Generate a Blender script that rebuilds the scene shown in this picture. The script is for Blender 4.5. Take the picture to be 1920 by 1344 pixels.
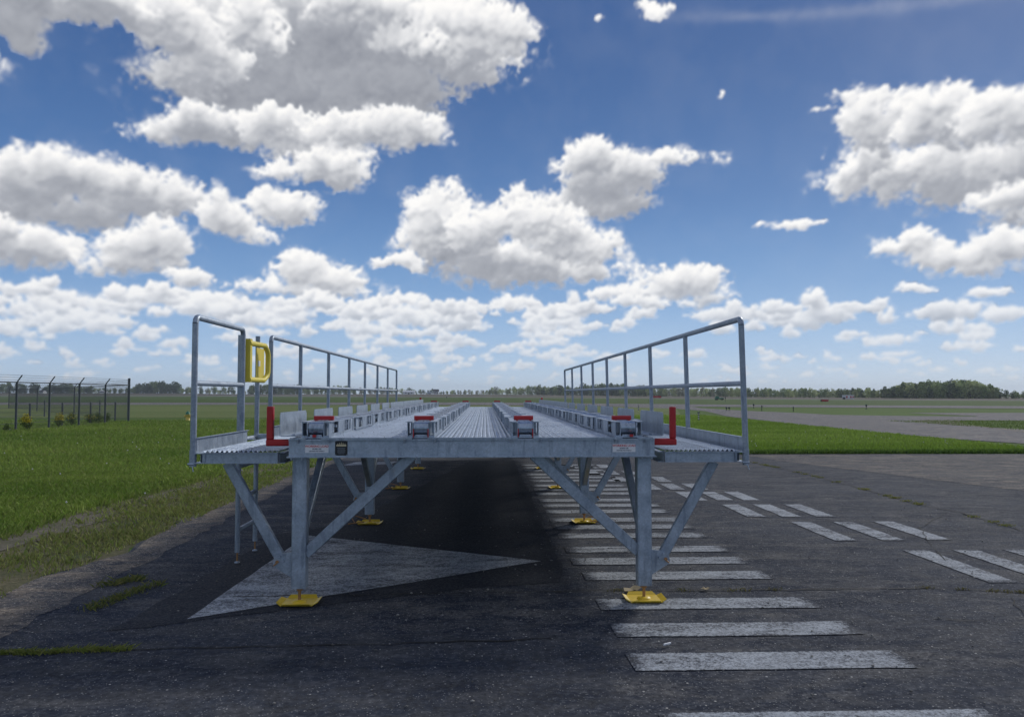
import bpy, math, random
import numpy as np
from mathutils import Vector, Matrix
for o in list(bpy.data.objects): bpy.data.objects.remove(o)
SC = bpy.context.scene
COL = SC.collection
R = math.radians
# ------------------------------------------------------------------ camera, sky, sun, exposure
cd = bpy.data.cameras.new('camera'); cam = bpy.data.objects.new('camera', cd); COL.objects.link(cam)
cam.location = (0, 0, 1.61); cam.rotation_euler = (R(92.624), 0, R(-2.03))
cd.sensor_width = 36; cd.lens = 27; cd.clip_start = .05; cd.clip_end = 30000
SC.camera = cam
SUN_EL, SUN_AZ = 32, 42                     # azimuth clockwise from +Y
W = bpy.data.worlds.new('World'); SC.world = W; W.use_nodes = True
wt = W.node_tree; wt.nodes.clear()
sky = wt.nodes.new('ShaderNodeTexSky'); sky.sky_type = 'NISHITA'; sky.sun_disc = False
sky.sun_elevation = R(SUN_EL); sky.sun_rotation = R(SUN_AZ); sky.altitude = 200
sky.air_density = 1.0; sky.dust_density = .6; sky.ozone_density = 2.5
bg = wt.nodes.new('ShaderNodeBackground'); bg.inputs[1].default_value = .085
wo = wt.nodes.new('ShaderNodeOutputWorld')
hs = wt.nodes.new('ShaderNodeHueSaturation'); hs.inputs['Saturation'].default_value = 1.0
# the Nishita sky, cooled towards the deep blue of a clear spring day by elevation
wt.links.new(sky.outputs[0], hs.inputs['Color'])
tc = wt.nodes.new('ShaderNodeTexCoord'); sx = wt.nodes.new('ShaderNodeSeparateXYZ'); wt.links.new(tc.outputs['Generated'], sx.inputs[0])
rp = wt.nodes.new('ShaderNodeValToRGB'); rp.color_ramp.interpolation = 'B_SPLINE'; e = rp.color_ramp.elements
SKYC = ((0, (5.0, 6.1, 7.3)), (.05, (3.5, 5.1, 7.4)), (.13, (1.7, 3.25, 5.9)), (.24, (.80, 1.85, 4.2)), (.40, (.38, 1.0, 2.7)), (.55, (.30, .9, 2.7)), (1, (.30, .85, 2.5)))
while len(e) < len(SKYC): e.new(.5)
for i, (p_, c_) in enumerate(SKYC): e[i].position = p_; e[i].color = (*[v / 10 for v in c_], 1)
sc_ = wt.nodes.new('ShaderNodeVectorMath'); sc_.operation = 'SCALE'; sc_.inputs['Scale'].default_value = 10 / .85
wt.links.new(sx.outputs['Z'], rp.inputs[0]); wt.links.new(rp.outputs[0], sc_.inputs[0])
mx_ = wt.nodes.new('ShaderNodeMix'); mx_.data_type = 'RGBA'; mx_.inputs[0].default_value = .90
wt.links.new(hs.outputs[0], mx_.inputs[6]); wt.links.new(sc_.outputs[0], mx_.inputs[7])
wt.links.new(mx_.outputs[2], bg.inputs[0]); wt.links.new(bg.outputs[0], wo.inputs[0])
sd = bpy.data.lights.new('sun', 'SUN'); sd.energy = 2.0; sd.angle = R(8); sd.color = (1, .97, .92)
sun = bpy.data.objects.new('sun', sd); COL.objects.link(sun)
sv = Vector((math.sin(R(SUN_AZ)) * math.cos(R(SUN_EL)), math.cos(R(SUN_AZ)) * math.cos(R(SUN_EL)), math.sin(R(SUN_EL))))
sun.rotation_euler = sv.to_track_quat('Z', 'Y').to_euler(); sun.location = (20, 12, 30)
SC.view_settings.view_transform = 'Standard'; SC.view_settings.look = 'None'
SC.view_settings.exposure = .15; SC.view_settings.gamma = 1
SC.cycles.max_bounces = 6; SC.cycles.transparent_max_bounces = 16; SC.cycles.volume_bounces = 0

# ------------------------------------------------------------------ helpers
rng = random.Random(4)
def tag(o, label=None, cat=None, group=None, kind=None):
    if label: o['label'] = label
    if cat: o['category'] = cat
    if group: o['group'] = group
    if kind: o['kind'] = kind
    return o
def empty(name, loc, rz=0):
    o = bpy.data.objects.new(name, None); COL.objects.link(o); o.location = loc; o.rotation_euler = (0, 0, rz)
    o.empty_display_size = .2
    return o
class MB:
    """collects shapes in world (or local) coordinates and links them as one mesh object"""
    def __init__(s): s.v = []; s.f = []; s.sm = []
    def add(s, vs, fs, smooth=False):
        n = len(s.v); s.v += [tuple(p) for p in vs]; s.f += [tuple(i + n for i in f) for f in fs]; s.sm += [smooth] * len(fs)
    def box(s, x0, x1, y0, y1, z0, z1):
        s.add([(x, y, z) for z in (z0, z1) for y in (y0, y1) for x in (x0, x1)],
              [(0, 2, 3, 1), (4, 5, 7, 6), (0, 1, 5, 4), (2, 6, 7, 3), (0, 4, 6, 2), (1, 3, 7, 5)])
        return s
    def prism(s, p0, p1, w, h, r=.008, up=(0, 1, 0), n=3):
        """bar from p0 to p1, w across, h along up, rounded corners"""
        p0 = Vector(p0); p1 = Vector(p1); d = (p1 - p0).normalized(); u = Vector(up); u = (u - d * u.dot(d)).normalized(); a = d.cross(u)
        prof = []
        for (sx, sy, a0) in ((1, 1, 0), (-1, 1, 90), (-1, -1, 180), (1, -1, 270)):
            for k in range(n):
                t = R(a0 + 90 * k / (n - 1)) if n > 1 else R(a0 + 45)
                prof.append((sx * (w / 2 - r) + r * math.cos(t), sy * (h / 2 - r) + r * math.sin(t)))
        m = len(prof)
        vs = [p + a * x + u * y for p in (p0, p1) for (x, y) in prof]
        s.add(vs, [(i, (i + 1) % m, m + (i + 1) % m, m + i) for i in range(m)] + [tuple(range(m))[::-1], tuple(range(m, 2 * m))])
        return s
    def tube(s, pts, r, n=12, caps=True, r1=None):
        pts = [Vector(p) for p in pts]; rings = []; m = len(pts)
        d0 = (pts[1] - pts[0]).normalized(); ref = Vector((0, 0, 1)) if abs(d0.z) < .9 else Vector((1, 0, 0))
        u = (ref - d0 * ref.dot(d0)).normalized()
        for i, p in enumerate(pts):
            d = (pts[min(i + 1, m - 1)] - pts[max(i - 1, 0)]).normalized()
            u = (u - d * u.dot(d)).normalized(); w = d.cross(u)
            rr = r if r1 is None else r + (r1 - r) * i / (m - 1)
            rings.append([p + (u * math.cos(2 * math.pi * k / n) + w * math.sin(2 * math.pi * k / n)) * rr for k in range(n)])
        vs = [v for ring in rings for v in ring]
        s.add(vs, [(i * n + k, i * n + (k + 1) % n, (i + 1) * n + (k + 1) % n, (i + 1) * n + k) for i in range(m - 1) for k in range(n)], True)
        if caps: s.add(rings[0] + rings[-1], [tuple(range(n))[::-1], tuple(range(n, 2 * n))])
        return s
    def poly(s, pts, off):
        """flat polygon (3d points) given thickness by the vector off"""
        n = len(pts); off = Vector(off); a = [Vector(p) for p in pts]; b = [p + off for p in a]
        s.add(a + b, [tuple(range(n))[::-1], tuple(range(n, 2 * n))] + [(i, (i + 1) % n, n + (i + 1) % n, n + i) for i in range(n)])
        return s
    def lathe(s, c, prof, n=14):
        c = Vector(c); m = len(prof)
        vs = [c + Vector((r * math.cos(2 * math.pi * k / n), r * math.sin(2 * math.pi * k / n), z)) for (r, z) in prof for k in range(n)]
        s.add(vs, [(i * n + k, i * n + (k + 1) % n, (i + 1) * n + (k + 1) % n, (i + 1) * n + k) for i in range(m - 1) for k in range(n)], True)
        return s
    def mesh(s, name, mat, org=(0, 0, 0)):
        me = bpy.data.meshes.new(name)
        ox, oy, oz = org
        me.from_pydata([(x - ox, y - oy, z - oz) for (x, y, z) in s.v], [], s.f)
        me.polygons.foreach_set('use_smooth', s.sm); me.materials.append(mat); me.update()
        return me
    def build(s, name, mat, parent=None, org=None, bevel=0):
        if org is None: org = world_loc(parent) if parent else (0, 0, 0)
        o = bpy.data.objects.new(name, s.mesh(name, mat, org)); COL.objects.link(o)
        if parent: o.parent = parent
        if bevel:
            b = o.modifiers.new('bevel', 'BEVEL'); b.width = bevel; b.segments = 2; b.limit_method = 'ANGLE'
        return o
def world_loc(o):
    v = Vector((0, 0, 0))
    while o: v += o.location; o = o.parent
    return tuple(v)
def fast_mesh(name, V, F, mat, smooth=False, cols=None):
    """numpy vertices (n,3) and faces (m,k)"""
    me = bpy.data.meshes.new(name); n, m, k = len(V), len(F), F.shape[1]
    me.vertices.add(n); me.vertices.foreach_set('co', np.ascontiguousarray(V, dtype='f4').ravel())
    me.loops.add(m * k); me.loops.foreach_set('vertex_index', np.ascontiguousarray(F, dtype='i4').ravel())
    me.polygons.add(m); me.polygons.foreach_set('loop_start', np.arange(0, m * k, k, dtype='i4'))
    if smooth: me.polygons.foreach_set('use_smooth', np.ones(m, dtype=bool))
    if cols is not None:
        a = me.attributes.new('tint', 'FLOAT_COLOR', 'POINT')
        a.data.foreach_set('color', np.ascontiguousarray(np.concatenate([cols, np.ones((n, 1))], 1), dtype='f4').ravel())
    me.update(calc_edges=True); me.materials.append(mat)
    return me
def link(name, me, parent=None, loc=(0, 0, 0)):
    o = bpy.data.objects.new(name, me); COL.objects.link(o); o.parent = parent; o.location = loc
    return o

# ------------------------------------------------------------------ materials
def newmat(name):
    m = bpy.data.materials.new(name); m.use_nodes = True; nt = m.node_tree; nt.nodes.clear()
    out = nt.nodes.new('ShaderNodeOutputMaterial'); return m, nt, out
class N:
    """tiny node-graph helper"""
    def __init__(s, nt): s.nt = nt
    def n(s, t, **kw):
        x = s.nt.nodes.new(t)
        for k, v in kw.items(): setattr(x, k, v)
        return x
    def l(s, a, b): s.nt.links.new(a, b)
    def pos(s, sc=(1, 1, 1), obj=False):
        if obj: g = s.n('ShaderNodeTexCoord').outputs['Object']
        else: g = s.n('ShaderNodeNewGeometry').outputs['Position']
        m = s.n('ShaderNodeMapping'); m.inputs['Scale'].default_value = sc; s.l(g, m.inputs['Vector']); return m.outputs[0]
    def noise(s, vec, scale, detail=4, rough=.55, dist=0):
        x = s.n('ShaderNodeTexNoise'); x.inputs['Scale'].default_value = scale; x.inputs['Detail'].default_value = detail
        x.inputs['Roughness'].default_value = rough; x.inputs['Distortion'].default_value = dist; s.l(vec, x.inputs['Vector']); return x.outputs['Fac']
    def voro(s, vec, scale, feat='F1', out='Distance'):
        x = s.n('ShaderNodeTexVoronoi', feature=feat); x.inputs['Scale'].default_value = scale; s.l(vec, x.inputs['Vector']); return x.outputs[out]
    def ramp(s, fac, *st, interp='LINEAR'):
        x = s.n('ShaderNodeValToRGB'); x.color_ramp.interpolation = interp; e = x.color_ramp.elements
        while len(e) < len(st): e.new(.5)
        for i, (p, c) in enumerate(st):
            e[i].position = p; e[i].color = (c, c, c, 1) if isinstance(c, (int, float)) else (*c, 1)
        s.l(fac, x.inputs[0]); return x.outputs[0]
    def mix(s, fac, a, b, mode='MIX'):
        x = s.n('ShaderNodeMix', data_type='RGBA', blend_type=mode); x.clamp_factor = True
        for k, v in ((0, fac), (6, a), (7, b)):
            sock = x.inputs[k]
            if isinstance(v, (int, float)): sock.default_value = v if k == 0 else (v, v, v, 1)
            elif isinstance(v, tuple): sock.default_value = (*v, 1)
            else: s.l(v, sock)
        return x.outputs[2]
    def math(s, op, a, b=0.):
        x = s.n('ShaderNodeMath', operation=op)
        for i, v in enumerate((a, b)):
            if isinstance(v, (int, float)): x.inputs[i].default_value = v
            else: s.l(v, x.inputs[i])
        return x.outputs[0]
    def bump(s, h, dist, strength=1):
        x = s.n('ShaderNodeBump'); x.inputs['Distance'].default_value = dist; x.inputs['Strength'].default_value = strength; s.l(h, x.inputs['Height']); return x.outputs[0]
    def bsdf(s, out, col, rough=.6, metal=0., normal=None, spec=.5):
        b = s.n('ShaderNodeBsdfPrincipled')
        for sock, v in ((b.inputs['Base Color'], col), (b.inputs['Roughness'], rough), (b.inputs['Metallic'], metal)):
            if isinstance(v, (int, float)): sock.default_value = v
            elif isinstance(v, tuple): sock.default_value = (*v, 1)
            else: s.l(v, sock)
        b.inputs['Specular IOR Level'].default_value = spec
        if normal is not None: s.l(normal, b.inputs['Normal'])
        s.l(b.outputs[0], out.inputs[0]); return b

def galv(name, tone=1., metal=.55, rough=.42):
    m, nt, out = newmat(name); n = N(nt); p = n.pos(); ps = n.pos((1, 1, .16))
    mott = n.noise(p, 7, 5, .62); spang = n.voro(p, 75, out='Color'); streak = n.noise(ps, 22, 4, .6)
    c = n.ramp(mott, (.3, (.31 * tone, .37 * tone, .45 * tone)), (.52, (.39 * tone, .455 * tone, .535 * tone)), (.72, (.48 * tone, .55 * tone, .63 * tone)))
    sp = n.ramp(spang, (0, .78), (1, 1.12)); c = n.mix(.8, c, sp, 'MULTIPLY')
    c = n.mix(n.ramp(streak, (.54, 0.), (.68, .6)), c, (.16, .195, .25))
    c = n.mix(n.ramp(n.noise(n.pos((1, 1, .3)), 11, 5, .75), (.63, 0.), (.72, .35)), c, (.24, .19, .14))
    white = n.ramp(n.noise(p, 2.3, 6, .7), (.60, 0.), (.72, .35)); c = n.mix(white, c, (.55, .60, .66))
    n.bsdf(out, c, n.ramp(n.noise(p, 14, 4), (.3, rough - .1), (.7, rough + .16)), metal, n.bump(n.noise(p, 60, 3), .0012, .5)); return m
GALV = galv('galvanised_steel'); GALV2 = galv('galvanised_plate', .92, .5, .40); PIPE = galv('galvanised_pipe', .82, .45, .5)
DECKM = galv('galvanised_grating', 1.12, .55, .36)
def paintmat(name, col, rough=.45, wear=.15, wcol=None):
    m, nt, out = newmat(name); n = N(nt); p = n.pos()
    a = n.noise(p, 30, 5, .6); c = n.mix(n.ramp(a, (.35, 0.), (.7, wear)), col, wcol or tuple(x * .55 for x in col))
    c = n.mix(n.ramp(n.noise(p, 6, 4), (.4, 0.), (.7, .2)), c, tuple(min(1, x * 1.25 + .02) for x in col))
    n.bsdf(out, c, rough, 0, n.bump(a, .001, .4)); return m
RED = paintmat('red_paint', (.42, .008, .012), .38, .3); YEL = paintmat('yellow_paint', (.72, .50, .02), .45, .35, (.40, .28, .05))
YELG = paintmat('gate_yellow', (.70, .56, .05), .5, .15, (.5, .4, .06))
BLACK = paintmat('black_plate', (.012, .012, .014), .4); WHITE = paintmat('white_sticker', (.72, .73, .75), .5, .05)
REDINK = paintmat('red_ink', (.5, .02, .03), .6, 0); DARKINK = paintmat('dark_ink', (.03, .05, .09), .6, 0); GOLD = paintmat('pale_gold', (.6, .52, .33), .5, .1)
ROLL = galv('roller_steel', .95, .75, .30); RUST = paintmat('rusty_brass', (.36, .19, .07), .5, .5, (.15, .07, .03))
DARKFE = paintmat('dark_fence_steel', (.06, .07, .08), .55, .2); MARKG = paintmat('dark_marker', (.02, .025, .02), .6)
GREENP = paintmat('green_cap', (.02, .16, .09), .5); HYD = paintmat('hydrant_yellow', (.70, .50, .10), .5, .3)

def asphalt_color(n, p, dark=1., brown=.5, warm=0.):
    ps = n.pos((.7, 1.3, 1)); pf = n.pos((1.1, 1.9, 1)); D = lambda r, g, b: (r * dark * (1 + .16 * warm), g * dark, b * dark * (1 - .20 * warm))
    patch = n.noise(ps, .75, 3, .5, .6); mid = n.noise(pf, 2.2, 4, .6, .5); grit = n.noise(p, 30, 5, .85); grit2 = n.noise(n.pos((1, 1.5, 1)), 8, 5, .8)
    c = n.ramp(patch, (.38, D(.016, .022, .037)), (.62, D(.038, .045, .061)))
    c = n.mix(n.ramp(mid, (.44, 0.), (.62, .7)), c, D(.076, .076, .078))                                  # worn, lighter smears
    smear = n.math('MULTIPLY', n.ramp(n.noise(n.pos((.9, 2.1, 1), ), 1.3, 6, .68, .4), (.53, 0.), (.64, 1.)), n.ramp(grit, (.38, .1), (.58, 1.)))
    c = n.mix(n.math('MULTIPLY', smear, brown), c, D(.145, .138, .128))                                   # brown bare aggregate
    c = n.mix(n.ramp(grit2, (.50, .0), (.64, .6)), c, D(.098, .102, .112))
    c = n.mix(n.ramp(grit, (.54, .0), (.66, .7)), c, D(.16, .165, .175))
    c = n.mix(n.ramp(grit, (.36, .8), (.47, 0.)), c, (.013, .014, .018))
    agg = n.voro(p, 42); big = n.voro(p, 11)
    c = n.mix(n.ramp(agg, (.12, .8), (.20, 0.)), c, D(.30, .30, .29))
    c = n.mix(n.ramp(big, (.055, .95), (.085, 0.)), c, (.46, .45, .42))
    return c, n.math('ADD', n.noise(p, 70, 3, .7), n.math('MULTIPLY', agg, -.6))
def asphalt(name, dark=1., brown=.5, warm=0.):
    m, nt, out = newmat(name); n = N(nt); p = n.pos(); c, h = asphalt_color(n, p, dark, brown, warm)
    n.bsdf(out, c, .93, 0, n.bump(h, .006, .55), .12); return m
ASPH = asphalt('asphalt', 1.0, .8); ASPH2 = asphalt('pale_old_asphalt', 1.65, .8, .9)
TAXI = asphalt('taxiway_asphalt', 2.6, .35, .9)
def worn_paint(name, lo, hi, col=(.44, .46, .48), dark=1., sc=9, edge=0.):
    m, nt, out = newmat(name); n = N(nt); p = n.pos(); c, h = asphalt_color(n, p, dark, .3)
    w = n.math('ADD', n.math('MULTIPLY', n.noise(p, sc * 4, 6, .85), .62), n.math('MULTIPLY', n.noise(n.pos((.8, 2.2, 1)), 2.4, 6, .7, .5), .38))
    tc = n.n('ShaderNodeTexCoord'); sp = n.n('ShaderNodeSeparateXYZ'); n.l(tc.outputs['Generated'], sp.inputs[0])
    ed = n.math('MINIMUM', n.math('MINIMUM', sp.outputs[0], n.math('SUBTRACT', 1., sp.outputs[0])), n.math('MINIMUM', sp.outputs[1], n.math('SUBTRACT', 1., sp.outputs[1])))
    if edge: w = n.math('SUBTRACT', w, n.ramp(ed, (0., edge), (.07, 0.)))                                 # paint frays first at its edges
    rr_ = n.n('ShaderNodeObjectInfo').outputs['Random']; w = n.math('SUBTRACT', w, n.math('MULTIPLY', rr_, .03))
    k = n.ramp(w, (lo, 0.), (hi, 1.))
    pc = n.mix(n.ramp(n.noise(p, 4, 5, .6), (.35, .5), (.65, 0.)), col, tuple(x * .66 for x in col))
    fine = n.ramp(n.noise(p, 60, 3, .8), (.40, .62), (.54, 0.)); pc = n.mix(fine, pc, (.09, .09, .09))
    n.bsdf(out, n.mix(k, c, pc), .9, 0, n.bump(h, .005, .5), .15); return m
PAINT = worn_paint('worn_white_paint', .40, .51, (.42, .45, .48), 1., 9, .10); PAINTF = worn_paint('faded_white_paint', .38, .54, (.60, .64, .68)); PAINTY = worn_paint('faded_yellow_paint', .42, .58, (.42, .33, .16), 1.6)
SHADEW = worn_paint('patchy_painted_shade', .47, .58, (.021, .024, .031), 1., 3)  # patchy dark tone, stands in for shade on the foreground
SEALSHADE = worn_paint('black_seal_and_shade', .36, .46, (.017, .021, .031))  # black ground paint, its tone also serves as painted rack shadow

def ground_mat(name, c1, c2, c3, sx=1., sy=1., big=.05):
    m, nt, out = newmat(name); n = N(nt); p = n.pos((sx, sy, 1)); q = n.pos()
    c = n.mix(n.ramp(n.noise(p, big, 6, .6), (.35, 0.), (.65, 1.)), c1, c2)
    c = n.mix(n.ramp(n.noise(q, 1.3, 6, .7), (.5, 0.), (.72, .8)), c, c3)
    c = n.mix(n.ramp(n.noise(q, 22, 3, .7), (.38, .5), (.55, 0.)), c, tuple(x * .5 for x in c1))
    n.bsdf(out, c, .95, 0, n.bump(n.noise(q, 14, 5, .7), .05, .6), .1); return m
GRASSG = ground_mat('grass_ground', (.07, .13, .02), (.10, .16, .03), (.15, .16, .05), .3, 1.2, .12)
FIELD = ground_mat('mown_field', (.062, .105, .022), (.08, .12, .028), (.10, .12, .04), .15, 1., .03)
OLIVE = ground_mat('olive_grass', (.12, .16, .045), (.16, .195, .065), (.20, .20, .09), .1, 1.4, .06)
BROWN = ground_mat('brown_field', (.105, .092, .066), (.13, .11, .078), (.09, .10, .05), .06, .6, .02)
CONC = ground_mat('pale_concrete', (.20, .19, .175), (.25, .235, .215), (.17, .16, .15), .3, 1., .05)
SOIL = ground_mat('dry_soil', (.14, .125, .095), (.19, .17, .13), (.08, .09, .04), 1, 1, 1.5)
VERGE = ground_mat('dry_verge', (.10, .105, .05), (.17, .15, .09), (.06, .10, .03), 1.2, .8, 1.1)
SUNGRAV = asphalt('sunlit_gravel_strip', 2.0, .9, 1.2)  # gravelly asphalt lightened so that it looks sunlit
def tint_mat(name, rough=.8, trans=.25):
    m, nt, out = newmat(name); n = N(nt); a = n.n('ShaderNodeAttribute', attribute_name='tint')
    b = n.bsdf(out, a.outputs['Color'], rough, 0, None, .25)
    t = n.n('ShaderNodeBsdfTranslucent'); n.l(a.outputs['Color'], t.inputs[0]); mx = n.n('ShaderNodeMixShader'); mx.inputs[0].default_value = trans
    n.l(b.outputs[0], mx.inputs[1]); n.l(t.outputs[0], mx.inputs[2]); n.l(mx.outputs[0], out.inputs[0]); return m
LEAF = tint_mat('foliage'); BLADE = tint_mat('grass_blades', .7, .3)
BARK = paintmat('bark', (.09, .07, .05), .9)
CLOUDS = [
 (1.25, [(-19.6,25.0,6.58,1.87),(-12.3,25.0,7.85,3.69),(-6.0,25.4,7.26,3.26),(-16.7,22.1,5.23,1.98),(-19.6,20.8,3.58,1.65),(-13.7,20.4,8.13,2.6),(-16.7,19.2,4.46,1.71),(-10.7,19.4,4.69,1.76),(-7.6,21.7,4.38,2.07),(-2.4,23.9,3.64,1.43)]),
 (0.35, [(-0.4,26.1,3.45,1.65),(1.8,25.6,1.83,1.83),(-1.2,24.6,2.43,1.19),(-3.2,26.2,2.43,1.48)]),
 (0.5, [(-23.1,24.3,2.9,1.69),(-21.5,23.1,2.61,1.74),(-23.7,24.6,2.01,1.37),(-19.6,22.4,2.49,1.3),(-21.6,21.2,2.07,0.98)]),
 (0.35, [(-17.1,25.4,2.02,1.52),(-16.0,24.2,1.85,1.17),(-18.2,24.3,1.44,1.28)]),
 (0.45, [(-8.4,26.6,3.18,1.29),(-10.8,26.7,2.34,1.28),(-6.0,24.9,2.4,0.87)]),
 (0.8, [(-19.5,17.9,3.76,1.3),(-22.9,17.2,1.41,0.47),(-20.4,18.7,1.47,0.88)]),
 (0.5, [(-15.2,18.5,2.61,1.26),(-13.7,17.9,3.42,0.92),(-12.2,17.0,3.46,1.08)]),
 (0.4, [(-8.4,18.7,4.35,1.29),(-5.6,19.2,2.47,1.22),(-4.8,18.7,1.8,0.94)]),
 (0.45, [(-11.4,16.3,2.31,1.16),(-10.6,15.6,1.62,1.1),(-14.1,15.7,1.69,0.51),(-12.9,15.9,1.51,0.58)]),
 (1.1, [(-30.6,23.8,4.54,1.21),(-31.4,22.3,1.59,1.11),(-27.0,24.5,3.04,0.89),(-30.7,21.6,0.81,0.66)]),
 (0.8, [(-28.5,13.7,3.88,1.64),(-30.8,12.9,2.63,1.77),(-25.1,13.6,1.94,1.09),(-23.5,12.9,2.85,1.45),(-21.8,13.2,1.29,1.33),(-28.5,11.5,4.68,1.07),(-31.4,11.2,2.3,1.29)]),
 (0.5, [(-30.2,9.0,2.81,1.39),(-31.6,9.8,1.41,1.14),(-28.7,9.1,1.35,0.84)]),
 (0.5, [(-23.7,9.8,2.66,1.69),(-22.8,10.4,1.67,1.34),(-24.7,8.7,2.61,0.77)]),
 (0.2, [(-20.9,7.9,1.44,0.8)]),
 (0.3, [(-19.4,12.4,1.12,1.08),(-18.4,12.1,1.86,1.3),(-16.6,11.3,1.16,0.44),(-19.1,13.6,0.77,0.57)]),
 (0.4, [(-14.7,13.3,2.24,1.46),(-13.1,13.2,0.98,0.89)]),
 (0.7, [(7.9,17.0,2.18,1.55),(8.8,15.1,2.95,1.57),(10.8,15.8,2.15,1.48),(13.2,16.8,1.85,0.66),(15.5,16.7,1.21,0.25),(9.6,13.7,2.36,0.83),(5.2,13.9,2.4,0.84)]),
 (0.2, [(2.4,14.5,1.05,0.91),(1.4,14.1,0.4,0.31)]),
 (0.9, [(-2.4,11.0,3.6,1.7),(1.2,9.8,5.2,1.41),(5.2,9.4,4.76,1.02),(3.6,8.8,4.38,0.63),(1.6,8.3,1.52,0.39),(6.8,8.9,3.16,0.63)]),
 (0.4, [(5.6,11.8,2.79,1.77),(7.6,10.8,2.45,1.39),(8.8,10.1,1.58,0.78)]),
 (0.35, [(-2.8,14.7,1.36,1.06),(-4.4,13.2,1.75,1.37),(-3.0,12.9,2.0,1.91),(-5.0,11.7,1.19,1.69),(-1.6,12.5,2.0,1.53)]),
 (0.4, [(0.8,12.4,2.41,1.54),(2.4,13.3,1.61,1.0),(3.6,12.4,2.4,1.31),(-0.8,11.8,2.0,1.54)]),
 (0.9, [(29.2,14.6,3.4,1.75),(32.6,13.9,4.0,1.96),(26.2,14.3,1.39,0.76),(36.0,13.7,2.16,2.52),(35.4,11.2,0.83,0.84)]),
 (0.5, [(26.2,14.6,1.33,0.9),(27.9,15.5,1.61,1.02)]),
 (0.35, [(35.4,12.2,2.45,0.84),(37.1,11.3,1.58,0.83)]),
 (0.45, [(27.2,18.5,1.5,1.52),(28.0,17.2,1.93,1.66),(29.6,18.1,1.72,1.46),(26.3,19.4,0.67,0.66)]),
 (0.5, [(31.5,18.1,2.25,1.34),(32.7,16.8,2.62,1.6),(30.8,17.2,1.83,1.49)]),
 (0.5, [(35.0,17.5,2.08,1.24),(36.1,16.3,1.9,1.54),(34.4,16.5,1.97,1.13)]),
 (0.4, [(29.4,9.7,1.8,0.49),(30.0,10.2,0.99,0.62),(32.5,8.7,2.61,0.95),(34.8,9.2,2.21,1.12),(33.9,8.0,1.98,0.33)]),
 (0.1, [(22.6,11.7,1.46,0.36),(20.3,11.6,0.65,0.22)]),
 (0.3, [(-13.0,8.9,1.88,1.21),(-13.9,9.6,0.97,0.68),(-11.3,8.3,2.29,0.99),(-15.8,7.7,1.17,0.38),(-12.8,7.4,3.22,0.34)]),
 (0.1, [(-6.1,9.8,1.18,0.62),(-5.3,9.4,0.55,0.54),(-7.8,9.6,0.62,0.35)]),
 (0.3, [(14.6,8.1,2.82,1.23),(12.3,7.3,2.3,0.7),(16.5,6.8,1.19,0.5)]),
 (0.2, [(9.2,7.3,1.72,0.47)]),
 (0.3, [(-19.6,6.1,2.28,1.03)]),
 (0.3, [(-17.9,5.7,1.78,0.82)]),
 (0.3, [(-14.8,5.6,2.14,0.91),(-13.5,5.3,0.82,0.46)]),
 (0.2, [(-2.4,5.4,1.79,0.79),(-4.3,5.8,1.42,0.79)]),
 (0.2, [(6.8,6.2,2.76,0.47)]),
 (0.25, [(23.7,6.4,0.89,0.88),(24.4,5.4,1.69,0.66),(22.6,5.0,2.07,0.67)]),
 (0.2, [(19.8,5.5,2.15,0.42),(17.2,5.6,2.21,0.46)]),
 (0.3, [(31.8,5.2,2.12,0.76)]),
 (0.2, [(33.9,6.4,1.08,0.4)]),
 (0.2, [(34.7,4.9,1.26,0.53)]),
 (0.1, [(29.7,6.9,1.12,0.35)]),
 (0.1, [(28.3,3.6,1.39,0.32)]),
 (0.1, [(28.9,2.7,1.07,0.18)]),
 (0.1, [(33.2,3.0,1.1,0.17)]),
 (0.3, [(-28.3,5.9,2.0,0.82)]),
 (0.3, [(-27.4,5.1,2.16,0.55)]),
 (0.3, [(-31.2,6.4,0.51,0.6)]),
 (0.1, [(-25.4,6.4,0.63,0.28)]),
 (0.2, [(-24.6,5.4,0.58,0.32),(-23.0,5.6,0.39,0.22)]),
 (0.1, [(-8.2,5.8,1.32,0.55),(-10.2,5.9,1.3,0.31)]),
 (0.1, [(-5.1,7.1,0.71,0.39)]),
 (0.2, [(-7.1,6.6,1.17,0.47)]),
 (0, [(13.1,26.7,0.94,0.58)]),
 (0, [(8.9,26.3,0.28,0.26)]),
 (0, [(17.6,20.8,0.26,0.24)]),
 (0, [(24.3,19.2,0.76,0.2)]),
 (0.6, [(40.8,13.5,2.82,2.37),(39.6,15.5,1.98,1.79)]),
 (0.6, [(-36.1,19.5,3.68,1.7),(-37.4,20.3,2.25,1.66)]),
 (0.6, [(-37.1,9.8,2.5,1.51),(-35.9,10.6,1.53,1.23)]),
 (0.5, [(39.5,5.6,2.2,0.94)]),
 (0.9, [(-16.1,31.0,9.65,2.57),(-8.5,31.0,8.87,2.37)]),
]
def worley(x, y, seed):
    ix = np.floor(x).astype(np.int64); iy = np.floor(y).astype(np.int64)
    best = np.full(x.shape, 9.0)
    for dx in (-1, 0, 1):
        for dy in (-1, 0, 1):
            cx = ix + dx; cy = iy + dy
            h = (cx * 374761393 + cy * 668265263 + seed * 1274126177) & 0xffffffff
            h = ((h ^ (h >> 13)) * 1274126177) & 0xffffffff
            h = h ^ (h >> 16)
            px = cx + (h & 0xffff) / 65536.0; py = cy + ((h >> 16) & 0xffff) / 65536.0
            best = np.minimum(best, (x - px) ** 2 + (y - py) ** 2)
    return np.clip(1.0 - best, 0, 1)            # rounded bumps, sharp valleys

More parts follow.
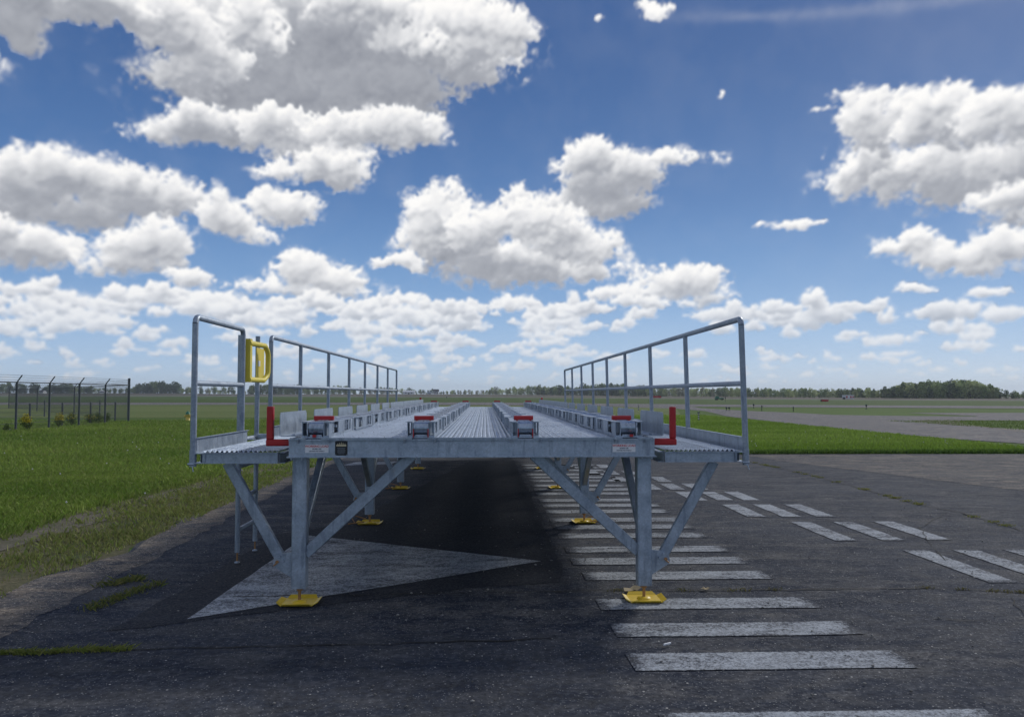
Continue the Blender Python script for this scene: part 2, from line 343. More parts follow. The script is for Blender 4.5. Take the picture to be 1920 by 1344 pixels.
def vnoise(x, y, seed):
    ix = np.floor(x).astype(np.int64); iy = np.floor(y).astype(np.int64)
    fx = x - ix; fy = y - iy
    fx = fx * fx * (3 - 2 * fx); fy = fy * fy * (3 - 2 * fy)
    def hv(cx, cy):
        h = (cx * 374761393 + cy * 668265263 + seed * 974126177) & 0xffffffff
        h = ((h ^ (h >> 13)) * 1274126177) & 0xffffffff
        return ((h ^ (h >> 16)) & 0xffff) / 32768.0 - 1.0
    a = hv(ix, iy); b = hv(ix + 1, iy); c = hv(ix, iy + 1); d = hv(ix + 1, iy + 1)
    return (a * (1 - fx) + b * fx) * (1 - fy) + (c * (1 - fx) + d * fx) * fy

def fbm(x, y, seed, octs=5, g=0.55):
    s = 0; a = 1.0; t = 0
    for o in range(octs):
        s = s + a * vnoise(x * 2 ** o + 17.3 * o, y * 2 ** o - 9.1 * o, seed + o); t += a; a *= g
    return s / t

def blur(a, n):
    for ax in (0, 1):
        c = np.cumsum(np.concatenate([np.repeat(np.take(a, [0], ax), n + 1, ax), a, np.repeat(np.take(a, [-1], ax), n, ax)], ax), ax)
        m = a.shape[ax]
        a = (np.take(c, range(2 * n + 1, 2 * n + 1 + m), ax) - np.take(c, range(0, m), ax)) / (2 * n + 1)
    return a

def cloud_fields(AZ, EL, step):
    """alpha (cover) and shade (0 grey underside .. 1 sunlit) of the cumulus field over azimuth / elevation in degrees"""
    rnd = random.Random(11)
    groups = list(CLOUDS)
    for k in range(760):                         # the small far clouds near the horizon
        el = .8 + 6.0 * rnd.random() ** 1.2
        az = rnd.uniform(-52, 52)
        if az > 8 and rnd.random() < (.35 if el < 3 else .8): continue
        s = .10 + .105 * el
        s *= rnd.uniform(.6, 1.1); rx = s * rnd.uniform(1.0, 2.4); ry = s * rnd.uniform(.55, 1.1)
        groups.append((.25, [(az, el, rx, ry * .7)] + [(az + rx * rnd.uniform(-.8, .8), el + ry * rnd.uniform(.2, .8), rx * rnd.uniform(.2, .5), ry * rnd.uniform(.4, .9)) for q in range(3)]))
    for k in range(16):                          # more of the same sky outside the photograph
        az = rnd.choice((-1, 1)) * rnd.uniform(42, 60); el = rnd.uniform(8, 44)
        if az > 0 and math.hypot(az - SUN_AZ, el - SUN_EL) < 14: continue
        el = el; s = el * .09 + .6
        groups.append((.6, [(az, el, 2.6 * s, s), (az + s, el + .6 * s, 1.3 * s, s)]))
    base = np.floor(EL / .01) * 0
    wx = fbm(AZ * .45, EL * .45, 5, 5); wy = fbm(AZ * .45 + 40, EL * .45, 9, 5)
    wx2 = fbm(AZ * 1.6, EL * 1.6, 25, 5); wy2 = fbm(AZ * 1.6, EL * 1.6 + 31, 29, 5)
    w3 = fbm(AZ * 3.6 + wx2, EL * 4.6 + wy2, 45, 5, .62)
    W1 = np.clip(EL / 14, .08, 1); W2 = np.clip(EL / 8, .15, 1)
    X = AZ + .9 * W1 * wx + .38 * W2 * wx2; Y = EL + .6 * W1 * wy + .30 * W2 * wy2
    A = np.zeros(AZ.shape); SH = np.zeros(AZ.shape)
    cells = (3.2, 1.6, .8, .4, .2, .1)
    Wn = []
    for o, c in enumerate(cells):
        Wn.append(worley((X + .5 * c * wx2) / c, (Y + .5 * c * wy2) / c, 100 + o))
    az0 = AZ[0, 0]; el0 = EL[0, 0]; ny, nx = AZ.shape
    for dark, es in groups:
        x0 = min(e[0] - e[2] * 1.5 for e in es) - 1.6; x1 = max(e[0] + e[2] * 1.5 for e in es) + 1.6
        y0 = min(e[1] - e[3] * 1.5 for e in es) - 1.2; y1 = max(e[1] + e[3] * 1.5 for e in es) + 1.2
        i0 = max(0, int((x0 - az0) / step)); i1 = min(nx, int((x1 - az0) / step) + 1)
        j0 = max(0, int((y0 - el0) / step)); j1 = min(ny, int((y1 - el0) / step) + 1)
        if i1 - i0 < 4 or j1 - j0 < 4: continue
        sl = (slice(j0, j1), slice(i0, i1))
        x = X[sl]; y = Y[sl]
        E = np.full(x.shape, -9.0)
        S = max(e[3] for e in es)
        for (cx, cy, rx, ry) in es:
            q = np.sqrt(((x - cx) / rx) ** 2 + ((y - cy) / np.where(y < cy, ry * .8, ry)) ** 2)
            e = (1 - q) * min(rx, ry)
            k = .25 * S
            hh = np.clip(.5 + .5 * (e - E) / k, 0, 1)
            E = E + (e - E) * hh + k * hh * (1 - hh)
        D = E.copy()
        for o, c in enumerate(cells):
            if c < 1.5 * S:
                D = D + .44 * c * (Wn[o][sl] - .62) * (1 - .45 * (c / (1.5 * S))) * (1.35 if c > .3 else .62)
        wisp = wx2[sl] * .5 + .5
        ew = np.clip(.17 * S, .08, .42) * (.4 + 2.4 * wisp ** 2) * np.where(y < min(e[1] for e in es), 1.7, 1.0)
        al = np.clip(D / (ew * 1.5) + .25 + 1.1 * w3[sl], 0, 1) * np.clip(1.6 + D / (.22 * S), 0, 1); al = al * al * (3 - 2 * al)
        wf = np.clip(wx2[sl] * 1.6 + wy2[sl] * .8 + .15, 0, 1)
        al = np.maximum(al, .6 * wf * np.clip(1 + D / (.28 * S), 0, 1) ** 2)
        H = np.sqrt(np.clip(D, 0, None) * S * 1.1)
        gy, gx = np.gradient(blur(blur(H, 1), 1), step)
        gy = gy * .7; gx = gx * .7
        nl = (-gx * -.25 + -gy * .75 + .75) / np.sqrt(gx * gx + gy * gy + 1)
        # thickness of cloud between this point and the light (above, a little behind)
        tau = np.zeros(x.shape); Dp = np.clip(D, 0, None)
        n = 14; dy = max(1, int(.16 * S / step))
        for k in range(1, n + 1):
            sh = dy * k
            if sh >= x.shape[0]: break
            T = np.zeros(x.shape); T[:-sh] = Dp[sh:]
            tau += np.minimum(T, .6 * S) * .16
        tau = blur(tau, max(1, int(.05 * S / step)))
        thick = np.clip(Dp / (.9 * S), 0, 1)
        direct = np.exp(-tau / (.42 * S) * dark * 1.35)
        lo = np.clip((E / S), 0, 1)
        sh = .16 + .30 * (1 - dark) + (.84 - .30 * (1 - dark)) * direct
        sh = sh * (.66 + .34 * np.clip(nl, 0, 1.05)) + .10 * (np.clip(nl, 0, 1) - .6)
        sh += .22 * (1 - thick) * (1 - sh)
        sh = sh + .12 * wx2[sl] + .07 * wx[sl] + .06 * w3[sl]
        A0 = A[sl]; 
        SH[sl] = np.where(A0 + al > 1e-4, (SH[sl] * A0 * (1 - al) + sh * al) / np.maximum(A0 * (1 - al) + al, 1e-4), sh)
        A[sl] = A0 + al - A0 * al
    # thin high streak at the upper right
    st = (AZ - 12) / 22
    yc = 26.5 - 2.3 * np.clip(st, 0, 2) ** .8
    streak = np.exp(-((EL - yc) / (.35 + .25 * wx)) ** 2) * np.clip((AZ - 10) / 8, 0, 1) * (.10 + .05 * wx2)
    veil = .05 * np.clip(wx + .2, 0, 1)
    far = np.clip((EL - .8) / 7.5, 0, 1)
    A = A * (.55 + .43 * far)
    v = np.clip(streak + veil * .6, 0, 1)
    SH = (SH * A + .9 * v) / np.maximum(A + v, 1e-4)
    A = np.clip(A + (1 - A) * v, 0, 1)
    return blur(A, 1), blur(np.clip(SH, 0, 1), 1)
# ------------------------------------------------------------------ clouds on the far sky backdrop
def build_sky():
    step = .075
    az = np.arange(-52, 56, step); el = np.arange(.3, 46, step)
    AZ, EL = np.meshgrid(az, el)
    A, S = cloud_fields(AZ, EL, step)
    ny, nx = AZ.shape; a = np.radians(AZ); e = np.radians(EL); r = 9000.
    V = np.stack([np.sin(a) * np.cos(e) * r, np.cos(a) * np.cos(e) * r, np.sin(e) * r], -1).reshape(-1, 3)
    I = np.arange(ny * nx).reshape(ny, nx)
    F = np.stack([I[:-1, :-1], I[:-1, 1:], I[1:, 1:], I[1:, :-1]], -1).reshape(-1, 4)
    keep = (A.ravel()[F] > .003).any(1); F = F[keep]
    m, nt, out = newmat('cumulus'); m.cycles.emission_sampling = 'NONE'; n = N(nt)
    at = n.n('ShaderNodeAttribute', attribute_name='tint'); sp = n.n('ShaderNodeSeparateColor'); n.l(at.outputs['Color'], sp.inputs[0])
    col = n.ramp(sp.outputs[1], (0, (.27, .285, .325)), (.35, (.40, .415, .455)), (.6, (.62, .63, .655)), (.82, (.83, .83, .84)), (1, (1.0, .985, .96)))
    col = n.mix(sp.outputs[2], col, (.66, .66, .685))
    em = n.n('ShaderNodeEmission'); em.inputs[1].default_value = .93; n.l(col, em.inputs[0])
    tr = n.n('ShaderNodeBsdfTransparent'); mx = n.n('ShaderNodeMixShader')
    n.l(sp.outputs[0], mx.inputs[0]); n.l(tr.outputs[0], mx.inputs[1]); n.l(em.outputs[0], mx.inputs[2]); n.l(mx.outputs[0], out.inputs[0])
    hz = np.clip(1 - EL / 7, 0, 1) * .55
    me = fast_mesh('sky', V, F, m, True, np.stack([A.ravel(), S.ravel(), hz.ravel()], -1))
    o = link('sky', me); tag(o, kind='structure')
    o.visible_shadow = True
    # the rest of the sky dome, coarser: unseen cumulus added all round for whiter fill
    st = .45; az = np.arange(55.5, 308.2, st); el = np.arange(2., 88, st); AZ, EL = np.meshgrid(az, el)
    x = AZ * .13 * np.cos(np.radians(EL)) ; y = EL * .2; D = fbm(x, y, 61, 6) + .25 * (worley(x * 3, y * 3, 5) - .6)
    A = np.clip((D - .02) * 9, 0, 1); S = np.clip(.9 - 1.3 * np.clip(D, 0, 1), .3, 1)
    a = np.radians(AZ); e = np.radians(EL); ny, nx = AZ.shape
    V = np.stack([np.sin(a) * np.cos(e) * r, np.cos(a) * np.cos(e) * r, np.sin(e) * r], -1).reshape(-1, 3)
    I = np.arange(ny * nx).reshape(ny, nx); F = np.stack([I[:-1, :-1], I[:-1, 1:], I[1:, 1:], I[1:, :-1]], -1).reshape(-1, 4)
    F = F[(A.ravel()[F] > .003).any(1)]
    me = fast_mesh('sky', V, F, m, True, np.stack([A.ravel(), S.ravel(), A.ravel() * 0], -1)); tag(link('sky', me), kind='structure')
build_sky()
# ------------------------------------------------------------------ ground, runways, painted markings
def sheet(name, pts, z, mat, jit=0, lab=None):
    jit *= .45
    """flat polygon; jit roughens its edges"""
    P = []
    for i, p in enumerate(pts):
        q = pts[(i + 1) % len(pts)]; L = math.hypot(q[0] - p[0], q[1] - p[1]); k = max(1, int(L / .25)) if jit and L < 60 else 1
        for t in range(k):
            f = t / k; x = p[0] + (q[0] - p[0]) * f; y = p[1] + (q[1] - p[1]) * f
            P.append((x + jit * (rng.random() - .5), y + jit * (rng.random() - .5), z))
    me = bpy.data.meshes.new(name)
    from mathutils.geometry import tessellate_polygon
    tri = tessellate_polygon([[Vector(p) for p in P]])
    me.from_pydata(P, [], [tuple(t) for t in tri])
    me.validate()
    for pl in me.polygons:
        if pl.normal.z < 0: pl.flip()
    me.materials.append(mat); me.update()
    o = bpy.data.objects.new(name, me); COL.objects.link(o); tag(o, lab, kind='structure'); return o
def rect(x0, x1, y0, y1): return [(x0, y0), (x1, y0), (x1, y1), (x0, y1)]
sheet('ground', rect(-2900, 2900, -60, 2900), 0, GRASSG)
sheet('olive_grass', [(-400, 52), (-20, 52), (13, 50), (22, 88), (0, 108), (-35, 112), (-90, 113), (-400, 118)], .01, OLIVE)
sheet('mown_field', [(-900, 150), (-86, 140), (0, 140.5), (21, 121.6), (37.7, 109.4), (68, 96.6), (200, 60), (420, 20), (420, 60), (125, 170), (79, 222), (-2, 340), (-164, 490), (-365, 550), (-900, 620)], .02, FIELD)
sheet('runway', [(-900, 122), (-86, 113), (-35, 112), (0, 108.2), (18, 96), (31, 91), (56, 81), (160, 55), (160, 68), (68, 96.6), (37.7, 109.4), (21, 121.6), (0, 140.9), (-43, 138.5), (-900, 150)], .03, TAXI)
sheet('far_runway', [(-900, 600), (-365, 540), (-164, 480), (-2, 330), (79, 216), (106, 180), (125, 165), (420, 50), (420, 75), (125, 184), (106, 199), (79, 240), (-2, 378), (-170, 550), (-400, 630), (-900, 690)], .04, CONC)
TREEBASE = [(-300, 620, 2.1), (0, 620, 2.0), (300, 620, 1.9), (500, 600, 1.1), (740, 620, 1.4), (900, 640, 1.0), (1060, 520, .5), (1200, 450, .1), (1400, 355, 0), (1600, 300, 0), (1700, 262, 0), (1950, 240, 0), (2300, 230, 0)]
def base_at(px):
    for (a, y0, z0), (b, y1, z1) in zip(TREEBASE, TREEBASE[1:]):
        if a <= px <= b:
            t = (px - a) / (b - a); Y = y0 + (y1 - y0) * t; return (px - 909) / 1440 * Y, Y, z0 + (z1 - z0) * t
mb = MB(); near = [(-900, 640), (-400, 632), (-170, 552), (-2, 380), (79, 242), (106, 201), (125, 186), (200, 150)]
npx = [909 + 1440 * x / y for x, y in near]
rows = []
for px in range(-300, 2301, 50):
    bx, by, bz = base_at(px)
    i = max(0, min(len(near) - 2, sum(1 for v in npx if v < px) - 1)); t = max(-.3, min(1.5, (px - npx[i]) / (npx[i + 1] - npx[i])))
    a = (near[i][0] + (near[i + 1][0] - near[i][0]) * t, near[i][1] + (near[i + 1][1] - near[i][1]) * t)
    if a[1] > by * .93: a = (a[0] * by * .93 / a[1], by * .93)
    rows.append([(a[0], a[1], .03), (bx, by, bz + .03), (bx * 1.6, by * 1.6, bz * .6), ])
for r0, r1 in zip(rows, rows[1:]):
    for k in range(2): mb.add([r0[k], r1[k], r1[k + 1], r0[k + 1]], [(0, 1, 2, 3)])
tag(mb.build('brown_field', BROWN), kind='structure')
EDGE = [(-3.75 + .10 * math.sin(y * 1.7) + .08 * math.sin(y * 4.1 + 1), y) for y in [k * .5 - 12 for k in range(66)]]
sheet('asphalt_apron', EDGE + [(-3.9, 20.9), (-2, 21.5), (3, 20.9), (7.4, 20.35), (14, 20.1), (60, 20.2), (60, -12)], .006, ASPH, .05)
sheet('sunlit_gravel_strip', EDGE[8:] + [(-3.45, 20), (-3.38, 14), (-3.28, 9), (-3.2, 5), (-3.15, 0), (-3.1, -8)], .0085, SUNGRAV, .3)  # edge strip with sunlight put into its colour, ends at the rack's shadow edge
sheet('pale_apron', [(6.7, 20.2), (7.1, 18.2), (8.27, 14.4), (8.9, 12.46), (10.5, 8), (60, 8), (60, 20.05), (14, 19.95)], .0092, ASPH2, .04)
sheet('taxiway', [(17.4, 20.0), (17.3, 24.2), (16.5, 26.8), (16.3, 31.6), (16, 36.4), (16.8, 46.9), (17.2, 54), (20.2, 69.8), (20.5, 82), (17.4, 89.9), (14, 101), (26, 96), (24.1, 85.3), (24.4, 71), (26.1, 63.7), (26.3, 57.3),
      (30.3, 54.3), (34.5, 52.9), (35.3, 54), (35.0, 62.8), (45, 63), (150, 61), (150, 40), (36.9, 43.5), (31.9, 44.5), (27, 46.1), (25.4, 44.8), (23.75, 38.6), (24.3, 33.9), (22.8, 26.9), (22.5, 20.0)], .016, TAXI, .12)
sheet('verge_soil', [(25.3, 44.7), (27.2, 46.0), (29, 45.1), (27.0, 43.0), (24.6, 38.4), (23.8, 38.6)], .021, SOIL, .1)
sheet('yellow_line', [(24.6, 39.6), (22.0, 29.5), (20.6, 22.5), (20.9, 22.5), (22.3, 29.5), (24.9, 39.4)], .022, PAINTY)
sheet('dry_verge', EDGE[6:64] + [(-4.4, 19.6), (-5.1, 17), (-5.5, 12), (-5.75, 7), (-5.95, 3), (-6, -8)], .004, VERGE, .3)
sheet('dirt_track', [(-5.95, 2), (-5.1, 2), (-5.05, 6), (-4.85, 9), (-4.75, 12), (-4.8, 14.5), (-5.1, 14.5), (-5.3, 11), (-5.6, 7), (-5.9, 4)], .010, SOIL, .25)
# black paint round the triangle, plus the rack's shadow painted left of the bars
sheet('seal_shade_patch', [(-2.55, 5.35), (-2.35, 8.95), (-1.7, 9.6), (-.2, 19.4), (.68, 19.4), (.74, 12), (.72, 7.3), (.66, 6.6), (-.1, 6.45)], .009, SEALSHADE, .12)
sheet('seal_shade_patch', [(-3.55, 2.2), (-3.45, 4.9), (-2.0, 5.2), (.2, 5.3), (.75, 5.0), (.72, 2.2)], .0088, SHADEW, .2)  # dark sheet added to carry the rack's shade on into the foreground
# painted markings, each sheet of paint 4 mm above the pavement
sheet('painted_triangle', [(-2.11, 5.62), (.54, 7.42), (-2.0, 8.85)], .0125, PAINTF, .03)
BARS = [3.75, 4.64, 5.26, 5.90, 6.80, 7.40, 7.95, 8.72, 9.28, 9.80, 10.5, 11.05, 11.6, 12.35, 12.9, 13.45, 14.2, 14.75, 15.3, 16.1, 16.7, 17.3]
for i, y in enumerate(BARS):
    sheet('painted_bar', rect(.87 - (.04 if y > 7 else 0), 2.5 if y > 6 else 2.54, y - .15, y + .15), .0115, PAINT, .03)
for (y0, y1, xs) in ((6.45, 7.82, (4.28, 4.80, 5.33)), (8.32, 9.58, (3.82, 4.35, 4.87)), (9.95, 11.1, (3.42, 3.88, 4.33)), (11.5, 12.55, (3.10, 3.50, 3.90)),
                     (12.8, 13.7, (2.72, 3.11, 3.50)), (13.95, 14.8, (2.4, 2.79, 3.17)), (15.2, 16.0, (2.05, 2.44, 2.82)), (16.6, 17.4, (1.7, 2.1, 2.5))):
    for x in xs: sheet('painted_dash', rect(x, x + .255, y0, y1), .0115, PAINT, .02)
sheet('painted_patch', [(-3.2, 17.3), (-2.2, 17.7), (-2.0, 18.4), (-3.0, 18.2)], .0115, PAINTF, .1)
# cracks in the asphalt (thin dark soil lines)
def crack(pts, w=.022):
    P = []
    for (a, b) in zip(pts, pts[1:]):
        k = max(2, int(math.hypot(b[0] - a[0], b[1] - a[1]) / .12))
        for t in range(k): P.append((a[0] + (b[0] - a[0]) * t / k + rng.gauss(0, .012), a[1] + (b[1] - a[1]) * t / k + rng.gauss(0, .012)))
    mb = MB(); pr = None
    dx = pts[-1][0] - pts[0][0]; dy = pts[-1][1] - pts[0][1]; L = math.hypot(dx, dy); nx, ny = -dy / L, dx / L
    for p in P:
        ww = w * (.3 + rng.random())
        c = [(p[0] - nx * ww / 2, p[1] - ny * ww / 2, .015), (p[0] + nx * ww / 2, p[1] + ny * ww / 2, .015)]
        if pr: mb.add([pr[0], pr[1], c[1], c[0]], [(0, 1, 2, 3)])
        pr = c
    tag(mb.build('asphalt_crack', CRK), kind='structure'); return P
CRK = paintmat('crack_soil', (.014, .013, .011), .95)
CR1 = crack([(6.16, 19.5), (6.4, 15.04), (6.36, 12.55), (6.28, 10.95), (6.41, 10.22), (6.31, 8.93), (6.35, 5), (6.3, 2)])
CR2 = crack([(-3.7, 4.85), (-2.3, 4.97), (-.5, 5.02), (.6, 5.1)], .016)
CR3 = crack([(-2.0, 6.2), (1.2, 6.3), (1.75, 6.28), (3.65, 6.28), (4.36, 6.14), (6.3, 6.2), (9, 6.1)], .02)
CR4 = crack([(2.6, 2.2), (3.2, 4.0), (4.2, 6.1)], .012)
CR5 = crack([(2.9, 5.6), (3.6, 5.3), (4.6, 5.35), (6.3, 4.6)], .010)
CR6 = crack([(-3.2, 3.6), (-1.9, 3.9), (-.6, 3.7), (.4, 3.3)], .009)
CR7 = crack([(4.4, 7.3), (5.2, 9.1), (6.3, 10.3)], .012)

# ------------------------------------------------------------------ grass blades, weeds, loose stones
def blades(name, XY, h, w, lean, cols, seed, kind_label, mat=BLADE, z0=.0):
    g = np.random.default_rng(seed); n = len(XY)
    th = g.uniform(0, 2 * np.pi, n); H = h * g.uniform(.45, 1.3, n); Wd = w * g.uniform(.6, 1.4, n)
    dx = np.cos(th) * Wd; dy = np.sin(th) * Wd; lx = g.normal(0, lean, n) * H; ly = g.normal(0, lean, n) * H
    z0 = np.full(n, z0)
    a = np.stack([XY[:, 0] - dx, XY[:, 1] - dy, z0 - .01], -1); b = np.stack([XY[:, 0] + dx, XY[:, 1] + dy, z0 - .01], -1)
    m1 = np.stack([XY[:, 0] + lx * .4 + dx * .7, XY[:, 1] + ly * .4 + dy * .7, z0 + H * .6], -1); c = np.stack([XY[:, 0] + lx, XY[:, 1] + ly, z0 + H], -1)
    V = np.stack([a, b, m1, c], 1).reshape(-1, 3); F = np.arange(n * 4).reshape(n, 4)
    C = np.repeat(cols, 4, 0)
    o = link(name, fast_mesh(name, V, F, mat, False, C)); tag(o, kind_label, 'grass', kind='stuff'); return o
def grass_cols(XY, seed, base=((.13, .235, .026), (.26, .36, .06)), dry=None):
    g = np.random.default_rng(seed); n = len(XY)
    t = np.clip(.5 + .9 * fbm(XY[:, 0] * .16, XY[:, 1] * .55, 3, 5) + g.normal(0, .22, n), 0, 1)[:, None]
    c = np.array(base[0]) * (1 - t) + np.array(base[1]) * t
    if dry is not None:
        d = np.clip(dry(XY) + g.normal(0, .2, n), 0, 1)[:, None]; c = c * (1 - d) + np.array((.26, .24, .10)) * d
    return c * g.uniform(.75, 1.2, (n, 1))
g = np.random.default_rng(2)
def scatter_left(n, y0, y1, p):
    Y = y0 + (y1 - y0) * g.random(n) ** p; X = -3.72 - (Y * .72 + 1) * g.random(n)
    return np.stack([X, Y], -1)
def track(XY):                                    # the worn strip and the dry verge beside the asphalt
    d = XY[:, 0] + 5.2 - .12 * np.sin(XY[:, 1]); tr = np.exp(-(d / .22) ** 2) * np.clip((16 - XY[:, 1]) / 3, 0, 1)
    return tr
XY = np.concatenate([scatter_left(210000, 3.5, 16, .9), scatter_left(150000, 14, 46, 1.2)])
XY = XY[XY[:, 0] < -3.72 + .28 * fbm(XY[:, 1] * .8, XY[:, 1] * 0, 77, 4)]
keep = g.random(len(XY)) > track(XY) * .93
XY = XY[keep]
near_v = (XY[:, 0] > -5.2) & (XY[:, 1] < 18)
keep = ~near_v | (g.random(len(XY)) < .42 + .8 * fbm(XY[:, 0] * 1.7, XY[:, 1] * 1.7, 8, 3)); XY = XY[keep]
near_v = np.clip((XY[:, 0] + 5.5) / .5, 0, 1) * np.clip((17 - XY[:, 1]) / 4, 0, 1)
hh = (.075 + .03 * fbm(XY[:, 0] * .8, XY[:, 1] * .8, 12, 3)) * (1 - .35 * near_v) * (1 + np.clip(XY[:, 1] - 16, 0, 30) * .02)
blades('grass', XY, hh, .0028 + XY[:, 1] * .00045, .45, grass_cols(XY, 5, dry=lambda q: .45 * np.clip((q[:, 0] + 5.5) / .5, 0, 1) * np.clip((17 - q[:, 1]) / 4, 0, 1) + .15), 6, 'lush green grass covering the field left of the steel rack')
n = 130000; Y = 20.3 + 36 * g.random(n) ** 1.5; X = -3 + 20 * g.random(n); XY = np.stack([X, Y], -1); XY = XY[(XY[:, 0] < 16.2)]
blades('grass', XY, .085, .004 + XY[:, 1] * .00042, .4, grass_cols(XY, 15, ((.17, .28, .03), (.28, .39, .07))), 16, 'bright green grass island beyond the apron edge right of the rack')
n = 22000; Y = 26 + 19 * g.random(n); X = 23.6 + 22 * g.random(n); XY = np.stack([X, Y], -1); XY = XY[XY[:, 1] < 44.5 - np.clip(XY[:, 0] - 33, 0, 30) * .05]
blades('grass', XY, .08, .02, .4, grass_cols(XY, 17, ((.14, .20, .05), (.20, .26, .08))), 18, 'paler green grass on the far side of the taxiway at right')
n = 16000; t = g.random(n); Y = 20.35 + .35 * g.random(n); X = -3.9 + 20.5 * t; XY = np.stack([X, Y - .15 * g.random(n)], -1)
blades('grass', XY, .11, .010, .5, grass_cols(XY, 19, ((.09, .17, .025), (.15, .24, .045))), 20, 'taller grass fringe along the far edge of the asphalt apron')
def weeds(pts, n, sp, h, seed, lab, colA=(.11, .16, .03), colB=(.24, .22, .07)):
    gg = np.random.default_rng(seed); P = np.array(pts); k = gg.integers(0, len(P), n); off = gg.normal(0, sp, (n, 2)); XY = P[k] + off * np.array([1.6, 1])
    t = gg.random((n, 1)); blades('weeds', XY, h, .0022, .9, np.array(colA) * (1 - t) + np.array(colB) * t, seed + 1, lab, z0=.012)
def pick(P, a, b, k, s):
    q = random.Random(s); c = [q.randrange(int(a * len(P)), int(b * len(P))) for _ in range(k)]; return [P[i] for i in c]
weeds(pick(CR1, .05, .65, 26, 1), 1500, .03, .02, 31, 'sparse weeds growing along the long crack at right', (.13, .19, .03), (.30, .26, .08))
weeds([(-3.5 + .07 * k, 4.86 + .006 * k + .01 * math.sin(k)) for k in range(19)], 1100, .016, .028, 33, 'yellow green weed strip in the crack at bottom left', (.15, .20, .03), (.28, .28, .08))
weeds([(-2.93 + .01 * k, 5.9 + .045 * k) for k in range(18)], 420, .030, .028, 35, 'dark green weeds in the diagonal crack at left')
weeds(pick(CR3, .28, .62, 16, 2), 600, .022, .012, 37, 'thin yellowish weeds in the cross crack right of the front foot', (.09, .10, .03), (.20, .17, .06))
weeds([(-3.15 + .02 * k, 6.6 + .03 * k) for k in range(9)], 200, .03, .04, 39, 'small tuft of grass at the asphalt edge on the left')
# loose stones
n = 2600; Y = 2.7 + 8 * g.random(n) ** 1.7; X = -3.6 + 10 * g.random(n); s = .0035 * (.5 + g.random(n) ** 3 * 2.4)
ico = np.array([(1, 0, 0), (-1, 0, 0), (0, 1, 0), (0, -1, 0), (0, 0, 1), (0, 0, -1.)]); fo = np.array([(0, 2, 4), (2, 1, 4), (1, 3, 4), (3, 0, 4), (2, 0, 5), (1, 2, 5), (3, 1, 5), (0, 3, 5)])
V = (ico[None] * g.uniform(.6, 1.4, (n, 6, 1)) * s[:, None, None] * np.array([1.3, 1, .7])) + np.stack([X, Y, .014 + s * .4], -1)[:, None]
F = (fo[None] + 6 * np.arange(n)[:, None, None]).reshape(-1, 3); tc = g.uniform(.12, .42, (n, 1)) ** 1.0 * np.array([1, .97, .9])
o = link('gravel', fast_mesh('gravel', V.reshape(-1, 3), F, LEAF, False, np.repeat(tc, 6, 0))); tag(o, 'small pale loose stones scattered over the asphalt', 'gravel', kind='stuff')
# dandelion clocks in the grass
n = 90; Y = 7 + 28 * g.random(n); X = np.where(g.random(n) < .7, -4.6 - Y * .5 * g.random(n), 3 + 12 * g.random(n)); Y = np.where(X > 0, 21 + 12 * g.random(n), Y); s = .016 + .004 * g.random(n)
V = (ico[None] * s[:, None, None]) + np.stack([X, Y, .10 + .04 * g.random(n)], -1)[:, None]; F = (fo[None] + 6 * np.arange(n)[:, None, None]).reshape(-1, 3)
o = link('dandelions', fast_mesh('dandelions', V.reshape(-1, 3), F, LEAF, False, np.full((n * 6, 3), .62))); tag(o, 'white dandelion heads dotted through the grass', 'dandelions', kind='stuff')
# ------------------------------------------------------------------ the galvanised steel cargo rack
XC = -.088
RK = empty('cargo_rack', (XC, 6, 0)); tag(RK, 'long galvanised steel cargo pallet rack on legs with side walkways and four roller rows', 'rack')
XL, XR = -1.477, 1.302
YF, YB = 5.86, 19.95
LEGY = [6.02, 9.62, 13.1, 16.5, 19.85]
def ibeam_x(mb, x0, x1, yc, z0, z1, w=.10, tf=.010, tw=.009):
    mb.box(x0, x1, yc - w / 2, yc + w / 2, z1 - tf, z1); mb.box(x0, x1, yc - w / 2, yc + w / 2, z0, z0 + tf); mb.box(x0 + .003, x1 - .003, yc - tw / 2, yc + tw / 2, z0 + tf, z1 - tf)
def ibeam_y(mb, xc, y0, y1, z0, z1, w=.10, tf=.010, tw=.009):
    mb.box(xc - w / 2, xc + w / 2, y0, y1, z1 - tf, z1); mb.box(xc - w / 2, xc + w / 2, y0, y1, z0, z0 + tf); mb.box(xc - tw / 2, xc + tw / 2, y0 + .003, y1 - .003, z0 + tf, z1 - tf)
for (n, yc) in (('end_beam', YF + .05), ('end_beam', YB)):
    mb = MB()
    mb.box(XL, XR, yc - .05, yc + .05, 1.256, 1.265); mb.box(XL - .012, XR + .012, yc - .056, yc + .05, 1.128, 1.137)
    mb.box(XL, XR, yc - .036, yc - .026, 1.137, 1.256); mb.build(n, GALV, RK)
for xc in (XL + .05, XR - .05):
    mb = MB(); ibeam_y(mb, xc, YF + .104, YB - .054, 1.13, 1.262, .09); mb.build('side_beam', GALV, RK)
for yc in LEGY[1:-1]:
    mb = MB(); ibeam_x(mb, XL + .098, XR - .098, yc, 1.133, 1.259, .09); mb.build('cross_beam', GALV, RK)
for yc in [LEGY[0] + 1.2 * k + .6 for k in range(11)]:
    if min(abs(yc - q) for q in LEGY) > .3:
        mb = MB(); mb.box(XL + .1, XR - .1, yc - .03, yc + .03, 1.19, 1.258); mb.build('deck_bearer', GALV, RK)
